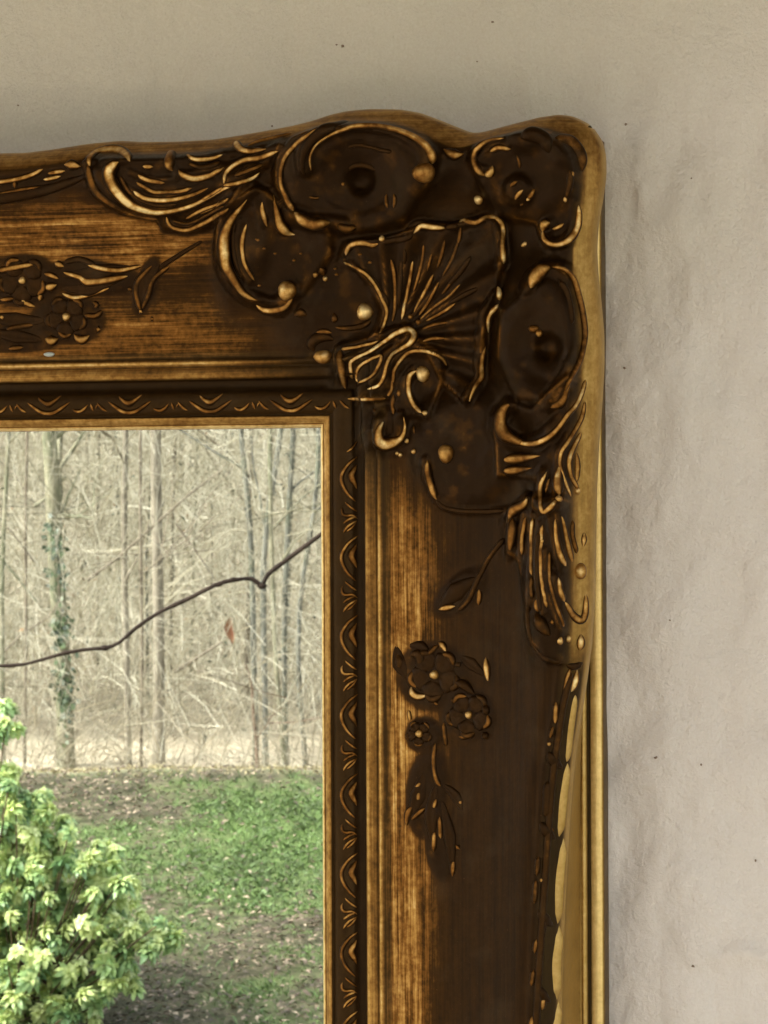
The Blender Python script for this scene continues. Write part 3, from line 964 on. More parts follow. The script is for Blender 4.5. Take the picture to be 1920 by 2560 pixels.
# --- shell
ridge('shell_rim', '864,640 866,628 876,613 909,606 935,613 948,606', [7, 10, 10, 12, 10, 8], rub=.82)
bead('bead', 955, 597, 8, rub=.85)
ridge('shell_rim', '1034,584 1042,574 1054,565 1080,567 1114,571', [7, 10, 11, 12, 9], rub=.82)
ridge('shell_rim', '1148,568 1155,552 1188,557 1202,550 1228,543 1249,554 1257,572 1254,608 1256,640 1259,662', [8, 10, 11, 10, 10, 11, 11, 11, 14, 19], rub=.80)
ridge('shell_rim', '1244,715 1247,735 1249,752', [13, 16, 18], rub=.8)
ridge('shell_rim', '1247,760 1238,770 1224,785 1218,806 1221,833', [16, 13, 9, 9, 6], rub=.8)
ridge('shell_rim', '1214,866 1205,889 1202,925 1203,943 1188,963 1178,985 1172,1008', [7, 9, 11, 12, 10, 7, 5], rub=.66)
ridge('shell_rim', '1112,572 1124,566 1138,566 1148,568', 9, rub=.2)
ridge('shell_rim', '866,642 858,656', 8, rub=.3)
ridge('shell_rim', '952,606 985,600 1012,596 1034,584', 10, rub=.14)
FL = ['858,655 883,665 916,687 941,719 959,756 967,781 960,810 948,842', '977,648 982,668 988,708 988,763 981,804', '1032,652 1021,719 1010,774 1004,800', '1059,612 1057,647 1046,692 1034,730',
      '1079,634 1074,655 1068,678', '1083,686 1064,727 1035,781', '1098,704 1072,752 1047,789', '1146,600 1131,647 1106,692', '1112,600 1104,636 1092,672', '1137,693 1120,716 1104,736',
      '1150,711 1123,741 1083,770 1050,800', '1138,758 1112,777 1064,803', '1119,806 1086,812 1054,824', '1056,854 1083,846 1114,846', '1152,568 1149,590 1145,612', '930,690 958,735 972,770',
      '1004,650 1000,710 996,770', '1178,640 1150,680 1118,716', '1196,720 1160,738 1120,760', '1010,620 1012,640 1010,662']
FR = [.72, .50, .66, .42, .38, .62, .55, .34, .32, .36, .66, .52, .36, .55, .4, .14, .14, .12, .12, .14]
FW = [8, 8, 8, 7, 6, 8, 7, 7, 7, 6, 7, 7, 7, 7, 7, 8, 8, 8, 8, 7]
for s_, r_, w_ in zip(FL, FR, FW):
    ridge('flute', s_, [w_ * .7, w_, w_, w_ * .7], rub=r_)
bead('bead', 1026, 792, 7, rub=.55)
bead('bead', 1046, 806, 7, rub=.5)
# --- keyhole cartouche under the shell
ridge('strap', '881,948 876,907 891,894 927,878 963,853 995,830 1021,824 1035,836 1030,853 1006,871 981,886 967,911 959,944 945,965 918,973', [8, 8, 8, 8, 9, 11, 14, 14, 12, 9, 8, 8, 8, 8, 8], rub=.80)
ridge('strap', '894,956 893,925 916,904 953,889 945,918 927,944 896,957', 7, rub=.74)
ridge('strap', '945,852 927,860 883,869 853,873', [5, 7, 7, 9], rub=.6)
ridge('strap', '851,874 849,889 854,925 863,972', [12, 16, 14, 9], rub=.66)
ridge('strap', '868,997 907,997 966,995', [6, 9, 9], rub=.72)
ridge('strap', '967,993 979,974 979,950', 7, rub=.45)
ridge('scroll', '981,966 985,925 1003,897 1024,880 1057,876 1088,886 1108,900 1117,916', [6, 8, 8, 8, 8, 8, 7, 5], rub=.68)
ridge('scroll', '1042,926 1024,938 1020,965 1022,985 1028,1003 1040,1020 1055,1033', [8, 11, 10, 10, 10, 9, 9], rub=.76)
bead('bead', 1058, 934, 19, 21, rub=.82)
bead('bead', 1063, 1033, 9, 7, rub=.75)
bead('bead', 912, 780, 21, 22, rub=.85)
ridge('scroll', '928,800 915,811 898,817 862,821 838,818', [8, 9, 9, 8, 6], rub=.28)
bead('bead', 836, 795, 9, 13, rub=.3)
bead('bead', 808, 892, 25, 18, rub=.80)
ridge('scroll', '786,880 778,862 790,846 815,842 835,850', [12, 16, 16, 14, 10], rub=.18)
ridge('flute', '790,832 808,828 830,832', 9, rub=.42)
bead('bead', 788, 687, 7, rub=.55)
bead('bead', 813, 697, 7, rub=.8)
ridge('leaf', '800,670 806,680 812,690', 14, rub=.42)
ridge('leaf', '735,790 752,780 768,790', [16, 26, 16], ht=2, rub=.28)
for (x_, y_, r_) in [(645, 600, 5), (660, 621, 5), (641, 598, 4), (688, 634, 5), (735, 651, 5), (752, 634, 4), (648, 714, 5), (900, 636, 6), (924, 656, 6), (838, 672, 5), (842, 686, 6)]:
    bead('bead', x_, y_, r_, r_ * .7, rub=.42)
# --- top right corner
ridge('scroll', '1262,344 1217,355 1192,373 1184,398 1195,424 1212,440', [6, 9, 10, 10, 13, 18], rub=.60)
ridge('scroll', '1212,440 1226,432 1231,414', [20, 20, 12], rub=.70)
ridge('scroll', '1278,373 1246,368 1224,380', 9, rub=.62)
ridge('flute', '1292,388 1298,404 1300,422', 6, rub=.35)
ridge('petal', '1275,468 1282,459 1294,453', 8, rub=.5)
ridge('petal', '1287,500 1296,486 1308,474', 9, rub=.72)
ridge('petal', '1318,500 1327,487 1337,471', 9, rub=.68)
ridge('petal', '1300,516 1308,508', 8, rub=.35)
bead('bead', 1197, 499, 12, 13, rub=.95)
bead('bead', 1311, 611, 9, 6, rub=.8, rot=-.5)
bead('bead', 1320, 498, 5, rub=.9)
ridge('scroll', '1446,512 1444,557 1430,590 1409,607 1383,611 1362,600 1356,577', [9, 13, 14, 11, 10, 10, 10], rub=.78)
ridge('scroll', '1356,580 1361,562 1376,556', [14, 24, 20], rub=.66)
ridge('scroll', '1380,573 1398,568 1410,558', 8, rub=.7)
ridge('leaf', '1424,425 1426,445 1422,470 1414,500', [6, 10, 9, 6], rub=.30)
bead('bead', 1413, 498, 5, 8, rub=.8)
bead('bead', 1430, 436, 6, 8, rub=.6)
ridge('leaf', '1300,345 1330,335 1362,350 1372,385', [26, 40, 38, 22], ht=3.0, rub=.05)
ridge('leaf', '1385,345 1425,355 1450,390 1455,430', [24, 40, 38, 22], ht=2.4, rub=.36)
# --- right eye and its rim
ridge('leaf', '1326,722 1336,696 1354,676 1378,668', [20, 36, 38, 22], ht=3.0, rub=.66)
ridge('rim', '1378,667 1410,675 1432,698 1444,734 1455,781 1461,831 1456,871 1446,907 1424,947 1410,980', [10, 15, 18, 20, 20, 20, 18, 18, 16, 10], ht=2.2, rub=.50)
ridge('flute', '1398,700 1416,728 1426,770 1430,810', 9, rub=.14)
bead('bead', 1348, 833, 9, rub=.6)
bead('bead', 1335, 822, 14, 10, rub=.38)
ridge('volute', '1278,1010 1262,1018 1250,1050 1258,1083 1286,1101 1319,1110', [14, 24, 34, 38, 26, 12], ht=2.4, rub=.50)
ridge('volute', '1262,1018 1254,1050 1262,1084 1290,1103 1320,1110 1344,1107 1373,1092 1400,1065 1421,1034 1439,1013 1452,986 1464,948', [8, 8, 7, 8, 10, 11, 10, 9, 9, 9, 9, 7], rub=.76)
ridge('scroll', '1376,1020 1392,1010 1406,1001 1415,974 1425,948', [12, 16, 14, 10, 9], rub=.62)
ridge('flute', '1462,1002 1452,1046 1421,1101 1406,1125 1400,1146 1404,1178 1416,1215 1428,1242', [6, 9, 9, 8, 8, 7, 7, 5], rub=.66)
ridge('leaf', '1453,1080 1430,1125 1421,1155 1427,1191 1445,1222', [7, 10, 10, 9, 8], rub=.70)
bead('bead', 1443, 1227, 9, rub=.8)
ridge('flute', '1440,1130 1442,1167 1440,1208', [7, 11, 8], rub=.66)
ridge('leaf', '1367,1179 1352,1212 1351,1251 1358,1280 1378,1268 1392,1248', [6, 9, 9, 10, 11, 9], rub=.66)
ridge('leaf', '1401,1158 1395,1206 1398,1240', [8, 17, 15], rub=.72)
bead('bead', 1397, 1248, 9, rub=.8)
ridge('flute', '1374,1196 1364,1232', 6, rub=.4)
ridge('leaf', '1352,1139 1315,1145 1258,1150', [5, 13, 24], rub=.50)
ridge('leaf', '1330,1170 1295,1175 1258,1178', [5, 13, 22], rub=.48)
ridge('leaf', '1320,1238 1311,1260 1284,1275 1271,1298', [7, 13, 18, 14], rub=.66)
ridge('leaf', '1281,1296 1280,1330 1274,1378', [16, 16, 12], rub=.40)
ridge('ledge', '1091,1250 1110,1268 1150,1277 1210,1279 1262,1276', [6, 8, 8, 8, 7], rub=.14)
# --- long flutes of the right rail
for s_, w_, r_ in [('1314,1292 1305,1345 1305,1388', 8, .58), ('1332,1295 1328,1360 1329,1438', 8, .66), ('1329,1440 1327,1470 1330,1500', 8, .3), ('1356,1312 1352,1375 1355,1451 1367,1520', 8, .58),
                   ('1373,1380 1373,1436 1388,1505 1410,1568', 7, .55), ('1388,1298 1394,1360 1403,1396 1416,1416', [7, 10, 12, 10], .68), ('1404,1290 1412,1330 1421,1375 1431,1406', [6, 9, 12, 10], .66),
                   ('1343,1496 1341,1515 1346,1530', 10, .5), ('1396,1443 1400,1481 1412,1505', [8, 11, 12], .66), ('1412,1505 1433,1540 1454,1551 1462,1530 1464,1485', [10, 12, 12, 12, 8], .66),
                   ('1431,1300 1430,1340 1442,1385', 9, .35), ('1345,1330 1342,1400 1344,1470 1352,1530', 7, .12), ('1340,1530 1352,1560 1375,1590', [20, 28, 18], .24),
                   ('1319,1511 1322,1571 1337,1616 1367,1647 1406,1657', 9, .16), ('1380,1548 1384,1562', 10, .5)]:
    ridge('flute', s_, w_, rub=r_)
bead('bead', 1450, 1428, 17, 20, rub=.72)
bead('bead', 1356, 1352, 6, 5, rub=.7)
bead('bead', 1400, 1602, 8, 10, rub=.78)
bead('bead', 1421, 1597, 8, 9, rub=.78)
ridge('leaf', '1460,1330 1458,1368', [7, 10, 6], rub=.85)
ridge('leaf', '1452,1584 1449,1628', [8, 15, 12], rub=.85)
ridge('leaf', '1443,1674 1438,1700 1428,1730', [8, 13, 13], rub=.80)
ridge('leaf', '1416,1662 1432,1668 1448,1662 1458,1656', [8, 10, 9, 5], rub=.15)
ridge('leaf', '1426,1670 1416,1700 1410,1740', [6, 8, 6], rub=.5)
# --- carved leaf edge along the crest of the right rail
for s_, w_, r_ in [('1390,1755 1388,1810', 9, .55), ('1383,1816 1375,1846', 8, .4), ('1397,1866 1382,1920', 7, .68), ('1400,1800 1412,1796', 6, .7), ('1370,1952 1367,2000 1366,2046', 12, .18),
                   ('1370,2056 1367,2134', 8, .6), ('1361,2283 1355,2342', 10, .66), ('1341,2348 1336,2384', 8, .5), ('1358,2490 1355,2526', 10, .7), ('1334,2424 1328,2466', 8, .45), ('1376,2066 1386,2080', 6, .5),
                   ('1340,2200 1336,2260', 8, .3), ('1330,2540 1326,2600', 10, .6), ('1346,2140 1342,2190', 8, .25)]:
    ridge('leaf', s_, w_, rub=r_)
ridge('crest_edge', '1428,1680 1408,1760 1394,1850 1383,1930 1373,2040 1363,2180 1354,2320 1346,2440 1338,2600', 15, rub=.20)
for (x_, y_) in [(1373, 1860), (1354, 2200), (1352, 2408)]:
    bead('bead', x_, y_, 5, rub=.7)
for (y0_, y1_, x0_, xm_, x1_, w_) in [(1736, 1906, 1438, 1424, 1416, 26), (1906, 2094, 1418, 1403, 1396, 36), (2094, 2312, 1408, 1393, 1393, 40), (2312, 2502, 1397, 1385, 1392, 42), (2502, 2690, 1395, 1383, 1390, 42)]:
    ym = (y0_ + y1_) / 2
    sc_ = ridge('scallop', f'{x0_},{y0_} {(x0_ + xm_) / 2 + 2},{(y0_ * 2 + ym) / 3} {xm_},{ym} {(x1_ + xm_) / 2 - 1},{(y1_ * 2 + ym) / 3} {x1_},{y1_}', [12, w_ * .85, w_, w_ * .9, 12], ht=1.0, rub=.70, full=True)
    at = sc_.data.attributes.new('plain', 'FLOAT', 'POINT')
    at.data.foreach_set('value', np.full(len(sc_.data.vertices), 0.9, dtype=np.float32))
for (x_, y_) in [(1396, 1918), (1378, 2094), (1372, 2312), (1366, 2502)]:
    ridge('leaf', f'{x_ - 26},{y_ - 40} {x_ - 10},{y_ - 12} {x_ + 12},{y_ + 4}', [14, 16, 7], rub=.10)
# --- hook under the keyhole, bead and stem
ridge('scroll', '959,1053 947,1075 946,1100 962,1110 984,1105 1004,1094 1012,1071 1009,1042', [16, 20, 24, 28, 24, 14, 9, 7], rub=.80)
for x_, y_, r_ in [(1018, 1102, 7), (1035, 1129, 7), (1001, 1137, 6), (993, 1133, 5)]:
    bead('bead', x_, y_, r_, rub=.8)
ridge('flute', '984,985 982,1010 984,1036', [7, 9, 7], rub=.36)
bead('bead', 997, 983, 6, 9, rub=.45)
ridge('flute', '1034,1062 1036,1085', 6, rub=.4)
ridge('flute', '930,1020 944,1032', 10, rub=.2)
bead('bead', 1115, 1134, 20, 24, rub=.66)
ridge('scroll', '1068,1150 1069,1185 1082,1227 1092,1250', [9, 11, 12, 8], rub=.62)
# --- flower sprays
ridge('leaf', '1096,1524 1118,1519 1138,1515', [7, 11, 9], rub=.74)
ridge('leaf', '1096,1520 1140,1480 1196,1442', [12, 52, 14], ht=2.0, rub=.07)
ridge('stem', '1145,1527 1172,1499 1196,1445 1226,1390 1262,1345', 8, rub=.22)
ridge('stem', '1197,1473 1199,1490 1196,1514', 9, rub=.55)
ridge('leaf', '1214,1643 1217,1670 1220,1703', [8, 12, 9], rub=.80)


def flower(cx, cy, r, petals, bright, r0=.2):
    for k in range(petals):
        a = 2 * math.pi * k / petals + 0.4
        x1, y1 = cx + math.cos(a) * r * .16, cy + math.sin(a) * r * .16
        x2, y2 = cx + math.cos(a) * r, cy + math.sin(a) * r
        ridge('petal', f'{x1},{y1} {(x1 + x2) / 2},{(y1 + y2) / 2} {x2},{y2}', [r * .40, r * .95, r * 1.05, r * .75], ht=1.9, rub=r0 * .55, crease=True)
        xa, ya = cx + math.cos(a - .42) * r * .86, cy + math.sin(a - .42) * r * .86
        xb, yb = cx + math.cos(a + .42) * r * .86, cy + math.sin(a + .42) * r * .86
        ridge('petal_edge', f'{xa},{ya} {x2},{y2} {xb},{yb}', r * .17, rub=r0 + .22 * ((k * 7 + int(cx)) % 3) / 2)
    bead('bead', cx, cy, bright, rub=.85)


flower(1086, 1687, 62, 5, 12)
flower(1172, 1787, 54, 5, 10)
flower(1048, 1834, 32, 5, 10)
flower(56, 701, 58, 5, 10, .2)
flower(166, 792, 50, 5, 11, .16)
for s_, w_, r_ in [('1028,1716 1030,1732 1046,1742 1070,1738', [9, 13, 12, 8], .80), ('1095,1606 1107,1612 1115,1630', [8, 11, 8], .62), ('1068,1640 1085,1622 1096,1612', 9, .3), ('994,1633 1000,1655 998,1676', [10, 14, 10], .24),
                   ('1024,1640 1044,1634 1052,1650 1040,1670', [10, 16, 14, 8], .2), ('1142,1655 1150,1668', 12, .2), ('1126,1750 1140,1752', 10, .3), ('1084,1756 1096,1762', 8, .4),
                   ('1109,1806 1112,1840 1116,1866', 8, .42), ('1088,1858 1084,1901 1090,1947 1102,1966', [7, 8, 8, 9], .52), ('1021,1774 1026,1804', 7, .6), ('1146,1842 1166,1842 1172,1834', 8, .3),
                   ('1212,1760 1218,1790', 16, .14), ('1206,1830 1220,1848', 16, .14), ('1130,1702 1160,1712 1186,1736', [12, 22, 12], .1),
                   ('1053,1954 1044,1966 1035,1976', 8, .6), ('1048,1978 1046,2004', 9, .55), ('1033,2012 1020,2034 1016,2066', [8, 12, 7], .5), ('1062,2020 1042,2036 1028,2050', 8, .36),
                   ('1091,1996 1084,2024', 8, .58), ('1099,2042 1102,2097', 8, .55), ('1087,2078 1084,2130', 9, .55), ('1150,1997 1154,2014', 8, .6), ('1138,2112 1150,2124', 8, .55), ('1134,2150 1131,2192', [8, 9, 5], .6)]:
    ridge('leaf', s_, w_, rub=r_)
for s_, w_ in [('1060,1930 1046,1990 1018,2060', [16, 44, 8]), ('1090,1960 1078,2040 1086,2120', [14, 40, 8]), ('1104,2000 1124,2090 1132,2190', [12, 34, 8]), ('1106,1960 1140,1990 1156,2030', [12, 30, 8]),
               ('990,1610 1000,1660 1020,1700', [14, 44, 10]), ('1020,1612 1050,1620 1080,1640', [14, 40, 14]), ('1150,1640 1180,1660 1214,1690', [12, 34, 10])]:
    ridge('leaf', s_, w_, ht=1.8, rub=.08, crease=True)
for s_, w_, r_ in [('-10,678 40,668 88,660', [10, 11, 8], .62), ('110,684 128,688 147,697', 9, .62), ('111,718 124,718 142,711', [10, 15, 10], .68), ('53,747 66,758 88,766', 10, .62), ('104,733 98,753', 10, .55), ('0,750 36,746', 9, .55),
                   ('136,657 160,666', 11, .6), ('217,660 253,671 300,676 355,664', [8, 10, 10, 6], .66), ('158,681 203,694 217,705 275,699 320,690', [8, 10, 14, 13, 8], .66), ('155,733 188,745 231,734 273,720', [7, 9, 9, 6], .62),
                   ('380,664 347,701 340,730 351,776', [7, 10, 10, 8], .34), ('424,664 383,698 372,734 355,772', [7, 9, 9, 7], .34), ('318,722 330,724', 9, .4), ('348,775 356,782', 9, .55), ('374,797 386,797', 8, .6),
                   ('231,756 245,762 236,770', 8, .45), ('210,788 240,790 256,776', 9, .34), ('112,846 130,852 146,846', [14, 24, 14], .60), ('184,836 204,850 224,838', [12, 22, 14], .55), ('240,822 252,824', 12, .45),
                   ('0,796 12,790', 12, .6), ('14,824 50,816 84,812', 9, .3), ('20,872 60,868', 9, .36), ('160,656 200,648 240,664', 9, .2)]:
    ridge('leaf', s_, w_, rub=r_)
for s_, w_ in [('330,664 240,680 150,690', [8, 44, 12]), ('300,700 220,722 150,720', [8, 40, 12]), ('400,655 362,705 352,775', [14, 52, 8]), ('506,602 460,630 400,668', [8, 12, 14]), ('-30,790 40,800 120,800', [20, 46, 14]), ('-20,830 40,840 110,850', [16, 40, 14])]:
    ridge('leaf', s_, w_, ht=1.8, rub=.10, crease=True)
# a chip of bare white gesso on the lower flower
g_ = bead('gesso_chip', 123, 886, 15, 6, ht=1.2, rub=.5)
GE = NT('bare_gesso'); GE.set(Base_Color=(0.42, 0.45, 0.41, 1), Roughness=0.7)
if g_:
    g_.data.materials.clear(); g_.data.materials.append(GE.mat)
    g_['label'] = 'chip of bare pale gesso'

# --- running leaf motif of the inner band
for k in range(-4, 8):
    yc = 1193 + 198 * k
    if 1140 < yc < 2700:
        st = [([(895, yc - 52), (872, yc - 34), (855, yc - 8), (855, yc + 14), (868, yc + 40), (890, yc + 62)], [4, 6, 7, 7, 6, 4]),
              ([(892, yc - 32), (884, yc - 16), (877, yc - 2), (886, yc + 14), (892, yc + 30)], [6, 10, 12, 10, 6]),
              ([(856, yc + 74), (853, yc + 88), (862, yc + 98), (880, yc + 94), (894, yc + 104)], [5, 6, 6, 5, 4]),
              ([(858, yc + 116), (874, yc + 104), (893, yc + 98)], [5, 6, 4]), ([(858, yc + 140), (870, yc + 122), (893, yc + 108)], [5, 6, 4]),
              ([(862, yc + 62), (880, yc + 78), (893, yc + 86)], [4, 5, 4]), ([(866, yc - 62), (880, yc - 72), (893, yc - 90)], [4, 5, 4])]
        ridges('leaf_motif', st, .50)
for k in range(-2, 5):
    xc = 322 + 202 * (k - 1)
    if xc < 780:
        sh = -0.012 * (xc - 322)
        yb = 1024 + sh
        st = [([(xc - 52, yb - 20), (xc - 30, yb - 4), (xc - 12, yb + 6), (xc + 14, yb + 6), (xc + 34, yb - 6), (xc + 56, yb - 22)], [4, 7, 8, 8, 7, 4]),
              ([(xc - 26, yb - 34), (xc - 12, yb - 20), (xc, yb - 15), (xc + 14, yb - 22), (xc + 34, yb - 38)], [5, 8, 11, 8, 5]),
              ([(xc + 60, yb - 4), (xc + 76, yb + 4), (xc + 92, yb - 4), (xc + 100, yb - 16)], [5, 7, 6, 4]),
              ([(xc + 106, yb - 18), (xc + 114, yb + 2)], [4, 6, 5]), ([(xc + 122, yb - 20), (xc + 138, yb - 2), (xc + 148, yb + 2)], [4, 6, 5]),
              ([(xc - 84, yb - 2), (xc - 76, yb - 16)], [5, 4])]
        ridges('leaf_motif', st, .50)


# ------------------------------------------------------------------ garden (seen in the mirror)
EDGE_D = 12.2                                       # lawn edge, metres along the reflected view axis


def terrain_d(d, side):
    """Height of the ground at depth d along the reflected view axis."""
    z = 0.568 * np.clip((d - 8.6) / (EDGE_D - 8.6), 0, 1) ** 1.15
    z = np.where(d > EDGE_D, 0.568 - 1.678 * sm((d - EDGE_D) / 4.0), z)
    z = np.where(d > 16.2, -1.11 + 1.1 * sm((d - 16.2) / 14), z)
    z = np.where(d > 30.2, -0.01 + (d - 30.2) * 0.21, z)
    z = np.where(d > 95, 13.6 + 4 * (1 - np.exp(-(d - 95) / 80)), z)
    return z


def ground_z(x, y):
    d = depth_of(x, y); s = (x - CG.x) * RG.x + (y - CG.y) * RG.y
    z = terrain_d(d, s)
    amp = np.clip((d - 2.5) / 3, 0, 1)
    return z + amp * (0.05 * (fbm(x * .45, y * .45, 8, 3) - 0.45) + 0.05 * (fbm(x * 2.2, y * 2.2, 12, 3) - .4))


GREEN = [(660, 2080, 170, 130, .55), (760, 2180, 90, 150, .4), (640, 2010, 90, 40, .4), (310, 2020, 75, 50, .45), (600, 2210, 80, 60, .35), (400, 2170, 90, 30, .3), (620, 2520, 120, 60, .35),
         (240, 2010, 100, 120, .15), (450, 2290, 90, 70, .2), (740, 2430, 80, 60, .25), (700, 2300, 60, 50, -.35), (200, 1985, 230, 60, -.75), (560, 1945, 420, 22, -.4), (520, 2300, 130, 60, -.4), (480, 2060, 60, 80, -.35), (400, 2060, 60, 90, -.3), (690, 2350, 120, 70, -.3), (390, 2240, 70, 50, -.35), (450, 2440, 130, 90, -.12), (330, 2540, 120, 60, -.3)]


def greenness(x, y):
    """Where grass and moss have taken over the bank; patches are laid out on the bank itself."""
    P = np.stack([np.ravel(x), -2 * MIRROR_H - np.ravel(y), np.ravel(ground_z(np.ravel(x), np.ravel(y)))], 1)
    dd = depth_of(np.ravel(x), np.ravel(y))
    P[dd < 1.5] = np.array(CAM) + np.array(F_AX) * 3
    px, py = project(P)
    g = fbm(np.ravel(x) * 1.1, np.ravel(y) * 1.1, 40, 3) + 0.5 * (fbm(np.ravel(x) * 4.5, np.ravel(y) * 4.5, 44, 2) - .37)
    g = g + 0.80 * (fbm(np.ravel(x) * 9, np.ravel(y) * 9, 47, 2) - .37)
    for cx, cy, rx, ry, a in GREEN:
        g = g + 0.30 * a * np.exp(-((px - cx) / rx) ** 2 - ((py - cy) / ry) ** 2)
    return g.reshape(np.shape(x))


def build_ground():
    ds = np.concatenate([[-60, -30, -12, -5], np.linspace(-2, 7.6, 20), np.linspace(7.8, 22, 150), np.linspace(22.5, 60, 60), np.linspace(64, 240, 30), [400, 900]])
    ss = np.concatenate([[-900, -300, -120, -60], np.linspace(-36, -8, 24), np.linspace(-7.8, 5, 110), np.linspace(5.4, 36, 26), [60, 120, 300, 900]])
    D, S = np.meshgrid(ds, ss, indexing='ij')
    X = CG.x + FG.x * D + RG.x * S
    Y = CG.y + FG.y * D + RG.y * S
    Z = ground_z(X, Y)
    V = np.stack([X.ravel(), Y.ravel(), Z.ravel()], 1)
    a, b = D.shape
    idx = np.arange(a * b).reshape(a, b)
    F = np.stack([idx[:-1, :-1].ravel(), idx[:-1, 1:].ravel(), idx[1:, 1:].ravel(), idx[1:, :-1].ravel()], 1)
    N = NT('mossy_leaf_strewn_ground')
    pos = N.pos()
    big = N.noise(pos, 0.55, 4, 0.6)
    fine = N.noise(pos, 14, 4, 0.7)
    vf = N.noise(pos, 60, 3, 0.7)
    soil = N.ramp(fine, [(0.3, (0.026, 0.0221, 0.0143)), (0.5, (0.0585, 0.0494, 0.0325)), (0.72, (0.1365, 0.1105, 0.0754))])
    moss = N.ramp(vf, [(0.3, (0.042, 0.072, 0.0192)), (0.6, (0.108, 0.168, 0.048)), (0.8, (0.204, 0.252, 0.09))])
    gr = N.math('ADD', N.attr('moss'), N.math('MULTIPLY', N.math('SUBTRACT', N.noise(pos, 9, 3, .6), 0.5), 0.5))
    col = N.mix(N.ramp(gr, [(0.25, 0.12), (0.62, 0.85)]), soil, moss)
    # beyond the lawn edge only pale fallen leaves
    dist = N.n('ShaderNodeVectorMath', operation='DOT_PRODUCT')
    N.l(pos, dist.inputs[0]); dist.inputs[1].default_value = (FG.x, FG.y, 0)
    d0 = CG.x * FG.x + CG.y * FG.y
    far = N.math('MULTIPLY', N.math('SUBTRACT', dist.outputs['Value'], d0 + EDGE_D - .1), 2.0, clamp=True)
    litter = N.ramp(N.noise(pos, 2.3, 6, 0.75), [(0.3, (0.1956, 0.1676, 0.117)), (0.5, (0.3213, 0.284, 0.2048)), (0.7, (0.4749, 0.4331, 0.3218))])
    col = N.mix(far, col, litter)
    N.set(Base_Color=col, Roughness=0.9, Normal=N.bump(fine, 0.5, 0.03))
    N.p.inputs['Specular IOR Level'].default_value = 0.15
    link('ground', make_mesh('ground', V, F, {'moss': greenness(X.ravel(), Y.ravel())}), N.mat, None, kind='structure')


build_ground()


def leaf_material(name, stops, trans=0.25, rough=0.55, spec=0.3):
    N = NT(name)
    t = N.attr('tint')
    c = N.ramp(t, stops)
    N.set(Base_Color=c, Roughness=rough)
    N.p.inputs['Specular IOR Level'].default_value = spec
    if trans > 0:
        tr = N.n('ShaderNodeBsdfTranslucent'); N.l(c, tr.inputs['Color'])
        mx = N.n('ShaderNodeMixShader'); mx.inputs[0].default_value = trans
        N.l(N.p.outputs[0], mx.inputs[1]); N.l(tr.outputs[0], mx.inputs[2]); N.l(mx.outputs[0], N.out.inputs['Surface'])
    return N.mat


M_GRASS = leaf_material('grass_blade', [(0, (0.039, 0.0468, 0.0221)), (0.35, (0.0676, 0.0975, 0.0351)), (0.6, (0.1066, 0.1755, 0.0546)), (0.85, (0.182, 0.2795, 0.091)), (1, (0.338, 0.351, 0.169))])
M_LITTER = leaf_material('fallen_leaf', [(0, (0.0486, 0.03645, 0.02565)), (0.55, (0.1148, 0.0864, 0.06075)), (0.85, (0.2295, 0.1755, 0.1215)), (1, (0.405, 0.324, 0.2295))], .1)
M_DRY = leaf_material('dry_grass', [(0, (0.18, 0.1575, 0.0825)), (0.6, (0.33, 0.285, 0.15)), (1, (0.51, 0.435, 0.255))], .2)


def scatter_ds(n, d0, d1, s0=-6.8, s1=3.4):
    """Random depth/side pairs; side limits are for the far end, narrower close by."""
    d = d0 + (d1 - d0) * RNG.random(n)
    k = 0.62 + 0.38 * (d - 7) / 6
    s = (s0 + (s1 - s0) * RNG.random(n)) * k
    return d, s


def blades(name, n, d0, d1, hlo, hhi, wid, mat, dens, lean, seed, label_kind='stuff', tint_shift=0.0):
    d, s = scatter_ds(n, d0, d1)
    x = CG.x + FG.x * d + RG.x * s; y = CG.y + FG.y * d + RG.y * s
    g = greenness(x, y) if dens > .2 else np.ones(n)
    keep = RNG.random(n) < np.clip((g - dens) * 2.6, 0.05, 1)
    x, y, g = x[keep], y[keep], g[keep]
    n = len(x)
    z = ground_z(x, y)
    a = RNG.random(n) * 2 * math.pi
    h = (hlo + (hhi - hlo) * RNG.random(n) ** 1.5)
    w = wid * (0.6 + 0.8 * RNG.random(n))
    le = lean * (0.3 + RNG.random(n)) * h
    ca, sa = np.cos(a), np.sin(a)
    b = RNG.random(n) * 2 * math.pi
    base = np.stack([x, y, z], 1)
    side = np.stack([ca * w, sa * w, np.zeros(n)], 1)
    mid = base + np.stack([np.cos(b) * le * .35, np.sin(b) * le * .35, h * .6], 1)
    tipp = base + np.stack([np.cos(b) * le, np.sin(b) * le, h], 1)
    V = np.stack([base - side * .6, base + side * .6, mid + side, mid - side, tipp], 1).reshape(-1, 3)
    i0 = np.arange(n) * 5
    F = np.concatenate([np.stack([i0, i0 + 1, i0 + 2], 1), np.stack([i0, i0 + 2, i0 + 3], 1), np.stack([i0 + 3, i0 + 2, i0 + 4], 1)])
    t = np.clip(0.25 + 0.5 * RNG.random(n) + (fbm(x * 2.5, y * 2.5, seed + 5, 2) - 0.4) * .9 + tint_shift, 0, 1)
    me = make_mesh(name, V, F, {'tint': np.repeat(t, 5)}, smooth=False)
    return link(name, me, mat, None, kind='stuff')


blades('grass', 300000, 6.5, EDGE_D - .05, 0.008, 0.026, 0.0024, M_GRASS, 0.26, 1.4, 40)
blades('weeds', 110000, 7, EDGE_D - .1, 0.008, 0.028, 0.0055, M_GRASS, 0.38, 2.6, 41, tint_shift=.04)
blades('dry_grass', 7000, EDGE_D - .10, EDGE_D + .3, 0.008, 0.026, 0.0035, M_DRY, 0.1, 1.4, 42)


